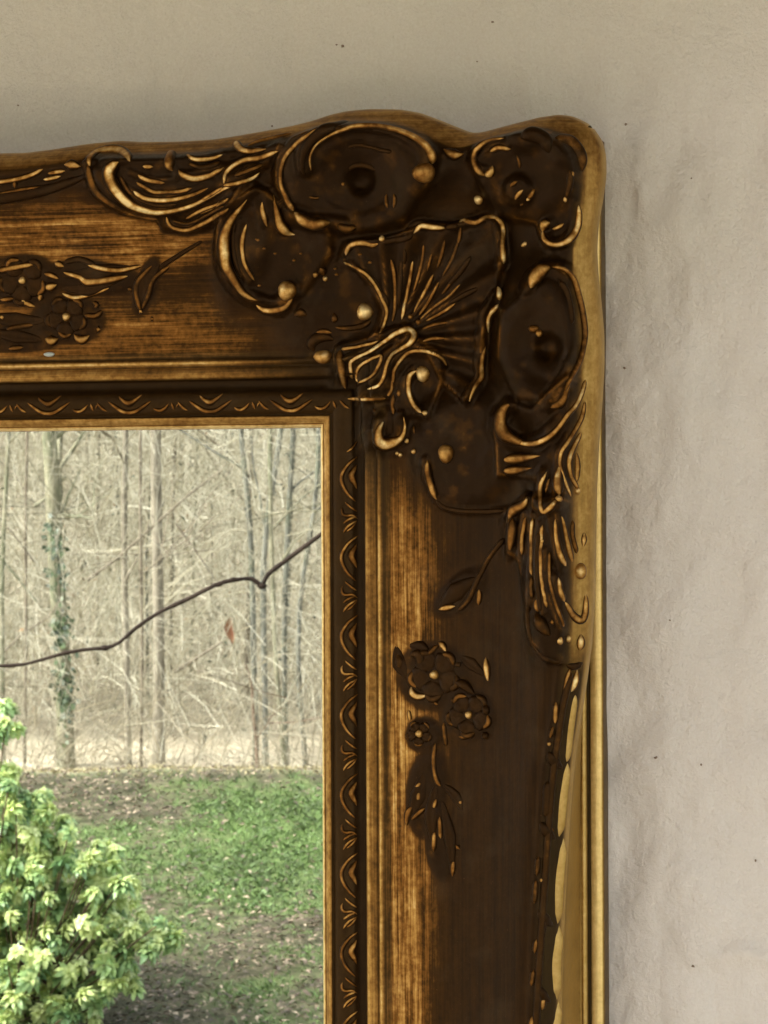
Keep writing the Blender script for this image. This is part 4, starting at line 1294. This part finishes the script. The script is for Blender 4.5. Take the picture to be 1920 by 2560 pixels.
def flat_leaves(name, n, d0, d1, size, mat, seed, dens=.0):
    d, s = scatter_ds(n, d0, d1)
    x = CG.x + FG.x * d + RG.x * s; y = CG.y + FG.y * d + RG.y * s
    g = greenness(x, y)
    keep = RNG.random(n) < np.clip((dens - g) * 3 + .45, 0.15, 1)
    x, y = x[keep], y[keep]; n = len(x)
    z = ground_z(x, y) + 0.012 + 0.02 * RNG.random(n)
    a = RNG.random(n) * 2 * math.pi
    L = size * (0.5 + RNG.random(n)); W = L * (0.3 + 0.3 * RNG.random(n))
    c = np.stack([x, y, z], 1)
    u = np.stack([np.cos(a), np.sin(a), (RNG.random(n) - .5) * .9], 1); v = np.stack([-np.sin(a), np.cos(a), (RNG.random(n) - .5) * .9], 1)
    cup = np.stack([np.zeros(n), np.zeros(n), 0.25 * L], 1)
    V = np.stack([c - u * L[:, None], c - v * W[:, None] + cup, c + u * L[:, None], c + v * W[:, None] + cup], 1).reshape(-1, 3)
    i0 = np.arange(n) * 4
    F = np.concatenate([np.stack([i0, i0 + 1, i0 + 2], 1), np.stack([i0, i0 + 2, i0 + 3], 1)])
    t = np.clip(RNG.random(n), 0, 1)
    link(name, make_mesh(name, V, F, {'tint': np.repeat(t, 4)}, smooth=False), mat, None, kind='stuff')


flat_leaves('leaf_litter', 110000, 6.5, EDGE_D, 0.011, M_LITTER, 40, .46)


TR = NT('bounce_gravel')
_p = TR.pos()
_g = TR.noise(_p, 90, 3, .7)
TR.set(Base_Color=TR.ramp(_g, [(0.3, (0.25, 0.215, 0.165)), (0.7, (0.46, 0.40, 0.32))]), Roughness=0.9, Normal=TR.bump(_g, 0.6, 0.01))
link('bounce_slab', box_mesh('bounce_slab', -5.5, 5.5, -5.6, -0.03, -0.06, 0.03), TR.mat, None, kind='structure')  # unseen pale slab added to bounce sunlight up onto the wall


# ---- tubes for wood
def tube_arrays(pts, radii, sides=6):
    P = np.array([tuple(p) for p in pts], float)
    n = len(P)
    T = np.gradient(P, axis=0); T /= np.linalg.norm(T, axis=1)[:, None] + 1e-12
    ref = np.array([0.31, 0.77, 0.12]); ref = ref / np.linalg.norm(ref)
    B = np.cross(T, ref); B /= np.linalg.norm(B, axis=1)[:, None] + 1e-9
    C_ = np.cross(T, B)
    a = np.arange(sides) * 2 * math.pi / sides
    r = np.array(radii)[:, None, None]
    V = P[:, None, :] + r * (np.cos(a)[None, :, None] * B[:, None, :] + np.sin(a)[None, :, None] * C_[:, None, :])
    idx = np.arange(n * sides).reshape(n, sides)
    nx = np.roll(idx, -1, axis=1)
    F = np.stack([idx[:-1].ravel(), nx[:-1].ravel(), nx[1:].ravel(), idx[1:].ravel()], 1)
    return V.reshape(-1, 3), F


def merge(parts):
    Vs, Fs, off = [], [], 0
    ts = []
    for V, F, t in parts:
        Vs.append(V); Fs.append(F + off); off += len(V); ts.append(np.full(len(V), t))
    return np.concatenate(Vs), np.concatenate(Fs), np.concatenate(ts)


def bark(name, lo, hi, moss=0.0):
    N = NT(name)
    pos = N.pos()
    a = N.noise(N.mapping(pos, (9, 9, 2.2)), 1.0, 5, 0.65)
    c = N.ramp(a, [(0.3, lo), (0.7, hi)])
    c = N.mix(N.math('MULTIPLY', N.ramp(N.noise(N.mapping(pos, (14, 14, 5)), 1.0, 4, .7), [(0.48, 0.0), (0.62, 1.0)]), 0.6), c, tuple(x * .42 for x in lo))
    if moss:
        c = N.mix(N.math('MULTIPLY', N.ramp(N.noise(pos, 2.2, 3), [(0.45, 0.0), (0.6, 1.0)]), moss), c, (0.10, 0.12, 0.07))
    N.set(Base_Color=c, Roughness=0.9, Normal=N.bump(a, 0.6, 0.02))
    N.p.inputs['Specular IOR Level'].default_value = 0.1
    return N.mat


B_PALE = bark('pale_bark', (0.1474, 0.13, 0.09537), (0.2471, 0.2254, 0.1734))
B_GREY = bark('grey_green_bark', (0.07541, 0.0789, 0.06381), (0.1741, 0.1741, 0.145), .35)
B_TAN = bark('tan_bark', (0.1197, 0.09975, 0.07182), (0.2195, 0.1895, 0.1396))
B_DARK = bark('dark_wet_bark', (0.016, 0.011, 0.008), (0.05, 0.036, 0.027))
B_MOSS = bark('mossy_bark', (0.105, 0.105, 0.07), (0.252, 0.238, 0.161), .5)


def wander(p0, p1, n, amp, rnd):
    p0 = Vector(p0); p1 = Vector(p1)
    L = (p1 - p0).length
    out = []
    off = Vector((0, 0, 0))
    for i in range(n):
        t = i / (n - 1)
        if 0 < i:
            off = off + Vector((rnd.uniform(-1, 1), rnd.uniform(-1, 1), rnd.uniform(-.6, .6))) * amp * L / n
        out.append(p0.lerp(p1, t) + off * math.sin(t * math.pi * .5))
    return out


def twig_cloud(rnd, starts, n, length, r, parts, tint=.5):
    for _ in range(n):
        p = rnd.choice(starts)
        q = p + Vector((rnd.uniform(-1, 1), rnd.uniform(-1, 1), rnd.uniform(-.25, 1.0))) * length * rnd.uniform(.4, 1.2)
        pl = wander(p, q, 4, .5, rnd)
        V, F = tube_arrays(pl, [r, r * .8, r * .55, r * .25], 3)
        parts.append((V, F, tint))


def tree(name, label, px_line, width_px, d, mat, group, seed, branches=9, crown_twigs=70, top=None, extra=None):
    """px_line: traced trunk line in the mirror image; the trunk is carried down to the ground and up into a crown."""
    rnd = random.Random(seed)
    pts = [garden(x, y, d) for x, y in px_line]
    base = pts[-1].copy()
    gz = float(ground_z(np.array([base.x]), np.array([base.y]))[0]) - 0.15
    up = pts[0]
    height = top or rnd.uniform(7, 11)
    line = [Vector((up.x + rnd.uniform(-.5, .5), up.y + rnd.uniform(-.3, .3), height)), up.lerp(Vector((up.x, up.y, height)), .4)] + pts
    if base.z > gz + .05:
        line.append(Vector((base.x, base.y, gz)))
    line = line[::-1]
    root = thing(name, label, 'tree', (line[0].x, line[0].y, line[0].z), group)
    Tm = Matrix.Translation(-line[0])
    # resample
    P = np.array([tuple(p) for p in line])
    arc = np.concatenate([[0], np.cumsum(np.linalg.norm(np.diff(P, axis=0), axis=1))])
    q = np.linspace(0, arc[-1], 26)
    R_ = np.stack([np.interp(q, arc, P[:, k]) for k in range(3)], 1)
    R_[1:-1] = (R_[:-2] + 2 * R_[1:-1] + R_[2:]) / 4
    r0 = width_px * .5 * d / FPX
    rad = r0 * np.interp(q / arc[-1], [0, .05, .45, 1], [1.45, 1.1, .9, .25])
    V, F = tube_arrays(R_, rad, 8)
    me = make_mesh('trunk', V, F); me.transform(Tm)
    link('trunk', me, mat, root)
    parts = []
    for k in range(branches):
        i = rnd.randint(5, 24)
        p = Vector(R_[i])
        ang = rnd.uniform(0, 2 * math.pi)
        ln = rnd.uniform(.8, 2.4) * (1 if i > 8 else .7)
        e = p + Vector((math.cos(ang) * ln, math.sin(ang) * ln, ln * rnd.uniform(.15, 1.0)))
        pl = wander(p, e, 7, .5, rnd)
        rb = min(rad[i] * .5, .03)
        V, F = tube_arrays(pl, np.linspace(rb, rb * .25, 7), 4)
        parts.append((V, F, .5))
        twig_cloud(rnd, pl[2:], crown_twigs // branches, .9, .006, parts)
    for (ppx, w_) in (extra or []):
        pl = [garden(x, y, d) for x, y in ppx]
        V, F = tube_arrays(pl, np.linspace(w_, w_ * .6, len(pl)) * .5 * d / FPX, 5)
        parts.append((V, F, .5))
    V, F, t = merge(parts)
    me = make_mesh('crown', V, F, {'tint': t}); me.transform(Tm)
    link('crown', me, mat, root)
    return root, Tm


M_IVY = leaf_material('ivy_leaf', [(0, (0.012, 0.025, 0.012)), (0.6, (0.035, 0.06, 0.025)), (1, (0.09, 0.13, 0.06))], .1, .4, .4)
GRP = 'bare trees at the wood edge'
ivy, ivyT = tree('ivy_tree', 'mossy tree trunk wrapped in dark ivy, left in the mirror', [(118, 1060), (132, 1180), (134, 1300), (140, 1420), (150, 1560), (160, 1700), (165, 1900)], 38, 24, B_MOSS, GRP, 1,
                 extra=[([(140, 1330), (170, 1240), (205, 1165)], 8), ([(88, 1265), (130, 1235), (165, 1190)], 11)])
# ivy leaves on it
rnd = random.Random(5)
vs, fs, ts = [], [], []
for k in range(330):
    y = rnd.choice([rnd.gauss(1575, 22), rnd.gauss(1735, 36), rnd.gauss(1735, 30), rnd.gauss(1380, 45), rnd.uniform(1300, 1880)])
    x = np.interp(y, [1060, 1300, 1560, 1700, 1900], [120, 134, 150, 160, 165]) + rnd.gauss(0, 13)
    c = garden(x, y, 24 - rnd.uniform(.02, .25))
    a = rnd.uniform(0, 6.28); L = rnd.uniform(.018, .036)
    u = Vector((math.cos(a), .2, math.sin(a))) * L; v = Vector((-math.sin(a), rnd.uniform(-.5, .5), math.cos(a))) * L * .8
    b0 = len(vs)
    vs += [tuple(c - u), tuple(c - v), tuple(c + u), tuple(c + v)]
    fs.append((b0, b0 + 1, b0 + 2, b0 + 3)); ts += [rnd.random()] * 4
me = make_mesh('ivy_leaves', vs, np.array(fs), {'tint': ts}, smooth=False); me.transform(ivyT)
link('ivy_leaves', me, M_IVY, ivy, kind='stuff')

tree('pale_tree', 'widest pale straight bare trunk in the middle of the reflected wood', [(388, 1040), (390, 1200), (394, 1400), (398, 1600), (396, 1940)], 27, 23.5, B_PALE, GRP, 2)
tree('pale_tree', 'slim pale trunk just left of the widest pale trunk', [(316, 1040), (310, 1250), (312, 1500), (318, 1700), (322, 1940)], 15, 23.8, B_PALE, GRP, 3)
tree('sapling', 'grey green sapling bent at mid height, right of centre in the mirror', [(596, 1050), (606, 1130), (619, 1230), (628, 1330), (632, 1500), (635, 1690), (640, 1800), (640, 1940)], 14, 23, B_GREY, GRP, 4,
     extra=[([(628, 1330), (618, 1290), (612, 1270)], 8)])
tree('sapling', 'grey green sapling with a forked top beside the bent sapling', [(712, 1100), (698, 1150), (672, 1210), (662, 1300), (656, 1400), (658, 1550), (662, 1680), (664, 1940)], 14, 22.5, B_GREY, GRP, 5,
     extra=[([(660, 1310), (650, 1240), (634, 1170), (628, 1090)], 7)])
tree('sapling', 'straight grey sapling with a low limb, third from the right edge of the mirror', [(736, 1060), (730, 1140), (724, 1250), (716, 1350), (712, 1500), (708, 1650), (712, 1830), (720, 1940)], 13, 23.5, B_GREY, GRP, 6,
     extra=[([(724, 1230), (750, 1205), (800, 1170)], 7)])
tree('sapling', 'thin leaning sapling nearest the right edge of the mirror', [(798, 1240), (780, 1320), (758, 1420), (740, 1560), (745, 1710), (755, 1810), (770, 1940)], 12, 22, B_GREY, GRP, 7)
tree('sapling', 'thin dark stem standing between the forked and straight saplings', [(676, 1300), (682, 1450), (688, 1600), (690, 1725), (708, 1830), (716, 1940)], 11, 21.5, B_MOSS, GRP, 8)
tree('sapling', 'thin green sapling by the left edge of the mirror', [(24, 1060), (20, 1185), (8, 1290), (4, 1500), (10, 1940)], 10, 22, B_MOSS, GRP, 9, extra=[([(-20, 1370), (0, 1395), (40, 1440), (92, 1505)], 9)])
tree('sapling', 'tan sapling with crossing limbs between the two pale trunks', [(352, 1040), (350, 1300), (356, 1600), (352, 1940)], 8, 22.4, B_TAN, GRP, 10,
     extra=[([(220, 1450), (300, 1390), (400, 1300), (480, 1230), (555, 1175)], 8), ([(435, 1682), (500, 1640), (556, 1604)], 11), ([(440, 1310), (490, 1380), (540, 1452)], 6)])
tree('sapling', 'tan sapling with a long curved pale limb left of the ivy trunk', [(70, 1040), (62, 1300), (66, 1600), (60, 1940)], 8, 22.2, B_TAN, GRP, 11,
     extra=[([(-10, 1650), (50, 1590), (125, 1540), (150, 1500), (145, 1440)], 6), ([(20, 1320), (60, 1370), (90, 1410)], 6)])
tree('sapling', 'reddish brown stem low at the wood edge, left of the saplings', [(631, 1740), (634, 1790), (640, 1850), (645, 1940)], 13, 20.5, bark('red_bark', (0.085, 0.055, 0.038), (0.19, 0.135, 0.095)), GRP, 12, branches=1, crown_twigs=2, top=.6)

# deeper, look-alike background stems
for k in range(44):
    rr = random.Random(100 + k)
    x = -60 + 900 * ((k * 0.618) % 1) + rr.uniform(-10, 10)
    d = 26 + 26 * ((k * 0.37) % 1)
    kind, bm = rr.choice([('pale', B_PALE), ('tan', B_TAN), ('tan', B_TAN), ('grey green', B_GREY), ('mossy', B_MOSS)])
    tree('background_tree', f'slender {kind} bare tree deep in the reflected wood', [(x + rr.uniform(-25, 25), 1040), (x + rr.uniform(-12, 12), 1350), (x, 1650), (x + rr.uniform(-6, 6), 1900)], rr.uniform(5, 13) * 26 / d, d,
         bm, f'slender {kind} trees deep in the wood', 200 + k, branches=7, crown_twigs=42, top=rr.uniform(6, 12))


# brushwood: a dense tangle of dry twigs that reads as one mass
def brush(name, n, d0, d1, h, L, r, mat, seed):
    rg = np.random.default_rng(seed)
    d = d0 + (d1 - d0) * rg.random(n) ** 1.3
    s = (-8.0 + 12.5 * rg.random(n)) * d / 22.0
    x = CG.x + FG.x * d + RG.x * s; y = CG.y + FG.y * d + RG.y * s
    z = ground_z(x, y) + h * rg.random(n) ** 1.2
    p = np.stack([x, y, z], 1)
    spread = np.where(rg.random(n) < .30, 1.0, .42)
    dirn = np.stack([rg.normal(0, 1, n) * spread, rg.normal(0, 1, n) * spread, np.abs(rg.normal(.7, .5, n))], 1)
    dirn /= np.linalg.norm(dirn, axis=1)[:, None]
    ln = L * (0.35 + rg.random(n))
    bend = rg.normal(0, .055, (n, 3)) * ln[:, None]
    q1 = p + dirn * (ln * .5)[:, None] + bend
    q2 = p + dirn * ln[:, None] + bend * .4 - np.array([0, 0, 1]) * (0.12 * ln * ln)[:, None]
    rr = r * (0.5 + rg.random(n))
    side = np.cross(dirn, np.array([FG.x, FG.y, 0.0])); side /= np.linalg.norm(side, axis=1)[:, None] + 1e-9
    up = np.cross(dirn, side)
    rings = []
    for c, k in ((p, 1.0), (q1, .75), (q2, .3)):
        for a in (0, 2.094, 4.189):
            rings.append(c + (side * math.cos(a) + up * math.sin(a)) * (rr * k)[:, None])
    V = np.stack(rings, 1).reshape(-1, 3)
    i0 = (np.arange(n) * 9)[:, None]
    fs_ = []
    for seg in (0, 3):
        for a in range(3):
            b = (a + 1) % 3
            fs_.append(np.concatenate([i0 + seg + a, i0 + seg + b, i0 + seg + 3 + b, i0 + seg + 3 + a], 1))
    F = np.concatenate(fs_)
    t = np.clip(rg.random(n) * .75 + .5 * (fbm(x * .5, z * .9 + y * .3, seed, 3) - .25), 0, 1)
    link(name, make_mesh(name, V, F, {'tint': np.repeat(t, 9)}), mat, None, kind='stuff')


M_TWIG = leaf_material('dry_twig', [(0, (0.2477, 0.228, 0.1627)), (0.35, (0.4037, 0.3776, 0.2819)), (0.7, (0.5687, 0.5424, 0.417)), (1, (0.844, 0.8228, 0.6653))], 0, .85, .15)
M_TWIG2 = leaf_material('weathered_twig', [(0, (0.135, 0.12, 0.0825)), (0.5, (0.255, 0.225, 0.1575)), (1, (0.45, 0.405, 0.285))], 0, .85, .15)
brush('brushwood', 7200, 19.5, 22.5, 1.2, 0.40, 0.0032, M_TWIG2, 61)
M_TWIG3 = leaf_material('grey_twig', [(0, (0.25, 0.235, 0.17)), (0.5, (0.38, 0.36, 0.27)), (1, (0.54, 0.52, 0.40))], 0, .85, .15)
brush('brushwood', 9000, 18.5, 22.5, 3.6, 0.55, 0.0022, M_TWIG3, 63)
brush('brushwood', 108000, 25, 48, 6.5, 0.75, 0.0052, M_TWIG, 62)
M_BRAM = leaf_material('bramble_leaf', [(0, (0.03, 0.04, 0.03)), (0.5, (0.09, 0.10, 0.06)), (0.8, (0.20, 0.17, 0.11)), (1, (0.34, 0.22, 0.12))], .1)


def leaves3d(name, n, d0, d1, h, size, mat, seed):
    rg = np.random.default_rng(seed)
    d = d0 + (d1 - d0) * rg.random(n); s = (-7.6 + 8.6 * rg.random(n)) * d / 22.0
    x = CG.x + FG.x * d + RG.x * s; y = CG.y + FG.y * d + RG.y * s
    z = ground_z(x, y) + h * rg.random(n) ** 1.5
    c = np.stack([x, y, z], 1)
    u = rg.normal(0, 1, (n, 3)); u /= np.linalg.norm(u, axis=1)[:, None]
    v = np.cross(u, rg.normal(0, 1, (n, 3))); v /= np.linalg.norm(v, axis=1)[:, None]
    L = size * (.5 + rg.random(n)); W = L * .5
    V = np.stack([c - u * L[:, None], c - v * W[:, None], c + u * L[:, None], c + v * W[:, None]], 1).reshape(-1, 3)
    F = np.arange(n * 4).reshape(n, 4)
    link(name, make_mesh(name, V, F, {'tint': np.repeat(rg.random(n), 4)}, smooth=False), mat, None, kind='stuff')


leaves3d('bramble_leaves', 9000, 25, 40, 3.4, 0.028, M_BRAM, 71)

# ---- near garden tree whose bare branch crosses the reflection
NB = [(-140, 1668), (-60, 1668), (0, 1665), (65, 1660), (165, 1632), (235, 1622), (265, 1620), (300, 1605), (340, 1570), (400, 1530), (475, 1495), (540, 1462), (585, 1450), (630, 1447), (655, 1463), (670, 1436), (710, 1405), (750, 1375), (800, 1338), (870, 1280), (960, 1180)]
DN = 6.0
bp = [garden(x, y, DN) for x, y in NB]
end = bp[-1]
tb = end + RG * 0.55
gt = thing('garden_tree', 'bare dark garden tree with one thin crooked branch crossing the mirror', 'tree', (tb.x, tb.y, 0))
Tm = Matrix.Translation((-tb.x, -tb.y, 0))
tl = [Vector((tb.x, tb.y, -.1)), Vector((tb.x + .02, tb.y, .6)), Vector((tb.x - .03, tb.y + .02, 1.3)), Vector((tb.x, tb.y, 1.95)), Vector((tb.x + .05, tb.y, 2.7)), Vector((tb.x + .1, tb.y + .1, 3.6))]
V, F = tube_arrays(tl, [.075, .06, .052, .047, .035, .015], 10)
me = make_mesh('trunk', V, F); me.transform(Tm); link('trunk', me, B_DARK, gt)
pl, par = catmull([tuple(p) for p in bp] + [tuple(end + RG * .3 + Vector((0, 0, .06))), (tb.x, tb.y, 1.93)], .03)
rads = []
for i, p in enumerate(pl):
    t = i / len(pl)
    rads.append(0.0036 + 0.003 * t + 0.0007 * math.sin(i * 1.7) * random.random())
V, F = tube_arrays(pl, rads, 7)
V += 0.0007 * (RNG.random(V.shape) - .5)
me = make_mesh('branch', V, F); me.transform(Tm); br_o = link('branch', me, B_DARK, gt)
for (x, y, r) in [(655, 1465, .0075), (262, 1620, .0068), (585, 1449, .0055), (165, 1632, .005), (543, 1462, .0055)]:
    c = garden(x, y, DN)
    V, F = tube_arrays([c + RG * -.011, c + RG * -.006, c, c + RG * .006, c + RG * .011], [.0012, r * .8, r, r * .8, .0012], 7)
    me = make_mesh('bud', V, F); me.transform(Tm); link('bud', me, B_DARK, br_o)

# dead orange leaf caught in the wood edge twigs
c = garden(575, 1575, 22.35)
dl = thing('dead_leaf', 'hanging orange brown dead leaf below the crooked branch in the mirror', 'leaf', tuple(c))
prof = [(0, .10, .004), (-.008, .07, .02), (-.012, .02, .036), (.0, -.03, .034), (.012, -.07, .02), (.02, -.11, .003)]
vs, fs = [], []
for (bx, z, w) in prof:
    for k in (-1, 0, 1):
        q = RG * (k * w + bx) + Vector((0, 0, z)) + FG * (-.018 * abs(k))
        vs.append(tuple(q))
for i in range(len(prof) - 1):
    for k in (0, 1):
        a = i * 3 + k
        fs.append((a, a + 1, a + 4, a + 3))
DLm = NT('dead_leaf_orange'); DLm.set(Base_Color=DLm.ramp(DLm.noise(DLm.pos(), 12, 3), [(0.35, (0.13, 0.045, 0.014)), (0.65, (0.20, 0.115, 0.055))]), Roughness=.7)
link('blade', make_mesh('blade', vs, np.array(fs)), DLm.mat, dl)
V, F = tube_arrays([RG * .02 + Vector((0, 0, -.10)), RG * .005 + Vector((0, 0, -.13)), garden(553, 1606, 22.4) - c], [.003, .003, .004], 4)
link('stalk', make_mesh('stalk', V, F), B_TAN, dl)

# ---- evergreen shrub with whorls of drooping pale leaves
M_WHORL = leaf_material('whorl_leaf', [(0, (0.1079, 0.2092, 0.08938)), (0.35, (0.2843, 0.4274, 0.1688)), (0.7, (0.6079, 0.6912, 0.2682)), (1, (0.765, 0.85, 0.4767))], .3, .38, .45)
DS = 8.8
sb = garden(-60, 2900, DS)
shrub = thing('evergreen_shrub', 'pale green evergreen shrub with whorls of drooping leaves at lower left of the mirror', 'shrub', (sb.x, sb.y, 0))
TS = Matrix.Translation((-sb.x, -sb.y, 0))


def whorl_mesh(seed, pale):
    rr = random.Random(seed)
    vs, fs, ts = [], [], []
    for k in range(34):
        tier = k / 34
        a = k * 2.4 + rr.uniform(-.3, .3)
        L = (0.026 + 0.020 * tier) * rr.uniform(.8, 1.2)
        W = L * rr.uniform(.16, .22)
        el0 = 1.25 - 1.5 * tier + rr.uniform(-.2, .2)
        d1 = Vector((math.cos(a) * math.cos(el0), math.sin(a) * math.cos(el0), math.sin(el0)))
        el1 = el0 - rr.uniform(.7, 1.3)
        d2 = Vector((math.cos(a) * math.cos(el1), math.sin(a) * math.cos(el1), math.sin(el1)))
        sd = Vector((-math.sin(a), math.cos(a), 0))
        p0 = Vector((0, 0, .012 * (1 - tier)))
        p1 = p0 + d1 * L * .5
        p2 = p1 + d2 * L * .55
        b0 = len(vs)
        rise = Vector((0, 0, W * .35))
        for p, w in ((p0, .25), (p1, 1.0), (p1.lerp(p2, .55), .8)):
            vs += [tuple(p - sd * W * w + rise), tuple(p), tuple(p + sd * W * w + rise)]
        vs.append(tuple(p2))
        for r_ in (0, 3):
            for c_ in (0, 1):
                fs.append((b0 + r_ + c_, b0 + r_ + c_ + 1, b0 + r_ + c_ + 4, b0 + r_ + c_ + 3))
        fs.append((b0 + 6, b0 + 7, b0 + 9)); fs.append((b0 + 7, b0 + 8, b0 + 9))
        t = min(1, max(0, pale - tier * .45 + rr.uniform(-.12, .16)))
        ts += [t] * 10
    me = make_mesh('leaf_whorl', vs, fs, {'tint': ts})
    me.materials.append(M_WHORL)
    return me


WM = [whorl_mesh(300 + i, p) for i, p in enumerate((.55, .7, .8, .95, .6, .85, .45, .75))]
WL = [(8, 1775), (14, 1810), (-6, 1840), (8, 1930), (22, 1965), (12, 2000), (62, 1998), (92, 2005), (40, 2030), (98, 2070), (104, 2100), (160, 2062), (172, 2085), (150, 2148), (158, 2165), (86, 2152), (100, 2130), (246, 2118), (236, 2145), (216, 2165), (200, 2180),
      (256, 2185), (250, 2210), (292, 2212), (306, 2222), (236, 2238), (222, 2255), (272, 2272), (282, 2300), (352, 2290), (402, 2308), (396, 2335), (345, 2345), (352, 2362), (30, 2175), (15, 2150), (95, 2195), (112, 2210), (76, 2235), (50, 2255), (18, 2240),
      (125, 2250), (100, 2270), (165, 2318), (180, 2335), (220, 2335), (236, 2360), (210, 2310), (40, 2300), (10, 2290), (150, 2365), (184, 2385), (300, 2385), (262, 2412), (276, 2430), (312, 2440), (290, 2452), (20, 2415), (5, 2440), (70, 2455), (90, 2440), (110, 2400),
      (165, 2440), (200, 2475), (215, 2490), (180, 2470), (100, 2535), (130, 2510), (160, 2545), (60, 2500), (30, 2520), (10, 2560), (235, 2515), (45, 2385), (75, 2350), (118, 2330), (60, 2120), (40, 2080), (10, 2070), (250, 2330)]
stems = []
rr = random.Random(77)
tips = []
for (x, y) in WL:
    tips.append(garden(x, y, DS + rr.uniform(-.12, .10)))
for k in range(150):                                  # the body of the bush behind and to the left
    for _ in range(40):
        x = rr.uniform(-560, 330); y = rr.uniform(1760, 2950)
        lim = np.interp(y, [1700, 1900, 2150, 2300, 2450, 2700, 2950], [-60, -40, 130, 190, 200, 170, 90])
        if x < lim:
            break
    tips.append(garden(x, y, DS + rr.uniform(.05, .9)))
for k in range(60):
    x = rr.uniform(-620, -20); y = rr.uniform(1650, 2850)
    tips.append(garden(x, y, DS + rr.uniform(-.35, .3)))
extra = []
for (x, y) in WL * 4:                                 # a second and third flush close to the first
    extra.append(garden(x + rr.gauss(0, 26), y + rr.gauss(16, 24), DS + rr.uniform(-.05, .22)))
for k in range(1000):
    for _ in range(40):
        x = rr.uniform(-420, 330); y = rr.uniform(1760, 2800)
        if x < np.interp(y, [1700, 1900, 2150, 2300, 2450, 2700, 2950], [-60, -40, 120, 180, 190, 160, 90]):
            break
    extra.append(garden(x, y, DS + rr.uniform(.05, .7)))
wv, wf, wt = [], [], []
woff = 0
WDATA = []
for me_ in WM:
    n_ = len(me_.vertices)
    co = np.zeros(n_ * 3, dtype=np.float32); me_.vertices.foreach_get('co', co)
    ti = np.zeros(n_, dtype=np.float32); me_.attributes['tint'].data.foreach_get('value', ti)
    WDATA.append((co.reshape(-1, 3), [tuple(p.vertices) for p in me_.polygons], ti))
origin = Vector((sb.x, sb.y, 0))
for i, p in enumerate(tips + extra):
    rot = (rr.gauss(0, .5), rr.gauss(0, .5), rr.uniform(0, 6.28))
    s_ = rr.uniform(.72, 1.2)
    k = (i * 5 + rr.randint(0, 2)) % len(WM)
    if i < 290:
        o = bpy.data.objects.new('leaf_whorl', WM[k])
        COL.objects.link(o)
        o.parent = shrub
        o.location = p - origin
        o.rotation_euler = rot
        o.scale = (s_, s_, s_)
        stems.append(p)
    else:
        M_ = Matrix.Translation(p - origin) @ Euler(rot).to_matrix().to_4x4() @ Matrix.Scale(s_, 4)
        A_ = np.array(M_)
        co, fc, ti = WDATA[k]
        wv.append(co @ A_[:3, :3].T + A_[:3, 3])
        wf += [tuple(v + woff for v in f) for f in fc]
        wt.append(ti); woff += len(co)
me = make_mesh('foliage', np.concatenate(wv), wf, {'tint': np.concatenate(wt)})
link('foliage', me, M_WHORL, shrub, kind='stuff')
parts = []
forks = [Vector((sb.x, sb.y, 0)) + RG * rr.uniform(-.55, .12) + FG * rr.uniform(.2, .65) + Vector((0, 0, rr.uniform(.05, .25))) for _ in range(26)]
for f in forks:
    V, F = tube_arrays(wander(Vector((sb.x, sb.y, -.05)), f, 5, .3, rr), [.014, .012, .011, .010, .008], 5)
    parts.append((V, F, .5))
for p in stems:
    lower = [f for f in forks if f.z < p.z - .02] or forks
    f = min(lower, key=lambda q: (q - p).length)
    mid = f.lerp(p, .5) + Vector((0, 0, -.05))
    V, F = tube_arrays(catmull([tuple(f), tuple(mid), tuple(p)], .05)[0], None or np.linspace(.0045, .002, len(catmull([tuple(f), tuple(mid), tuple(p)], .05)[0])), 4)
    parts.append((V, F, .5))
V, F, t = merge(parts)
me = make_mesh('stems', V, F); me.transform(TS)
link('stems', me, bark('shrub_bark', (0.07, 0.05, 0.032), (0.16, 0.115, 0.07)), shrub)
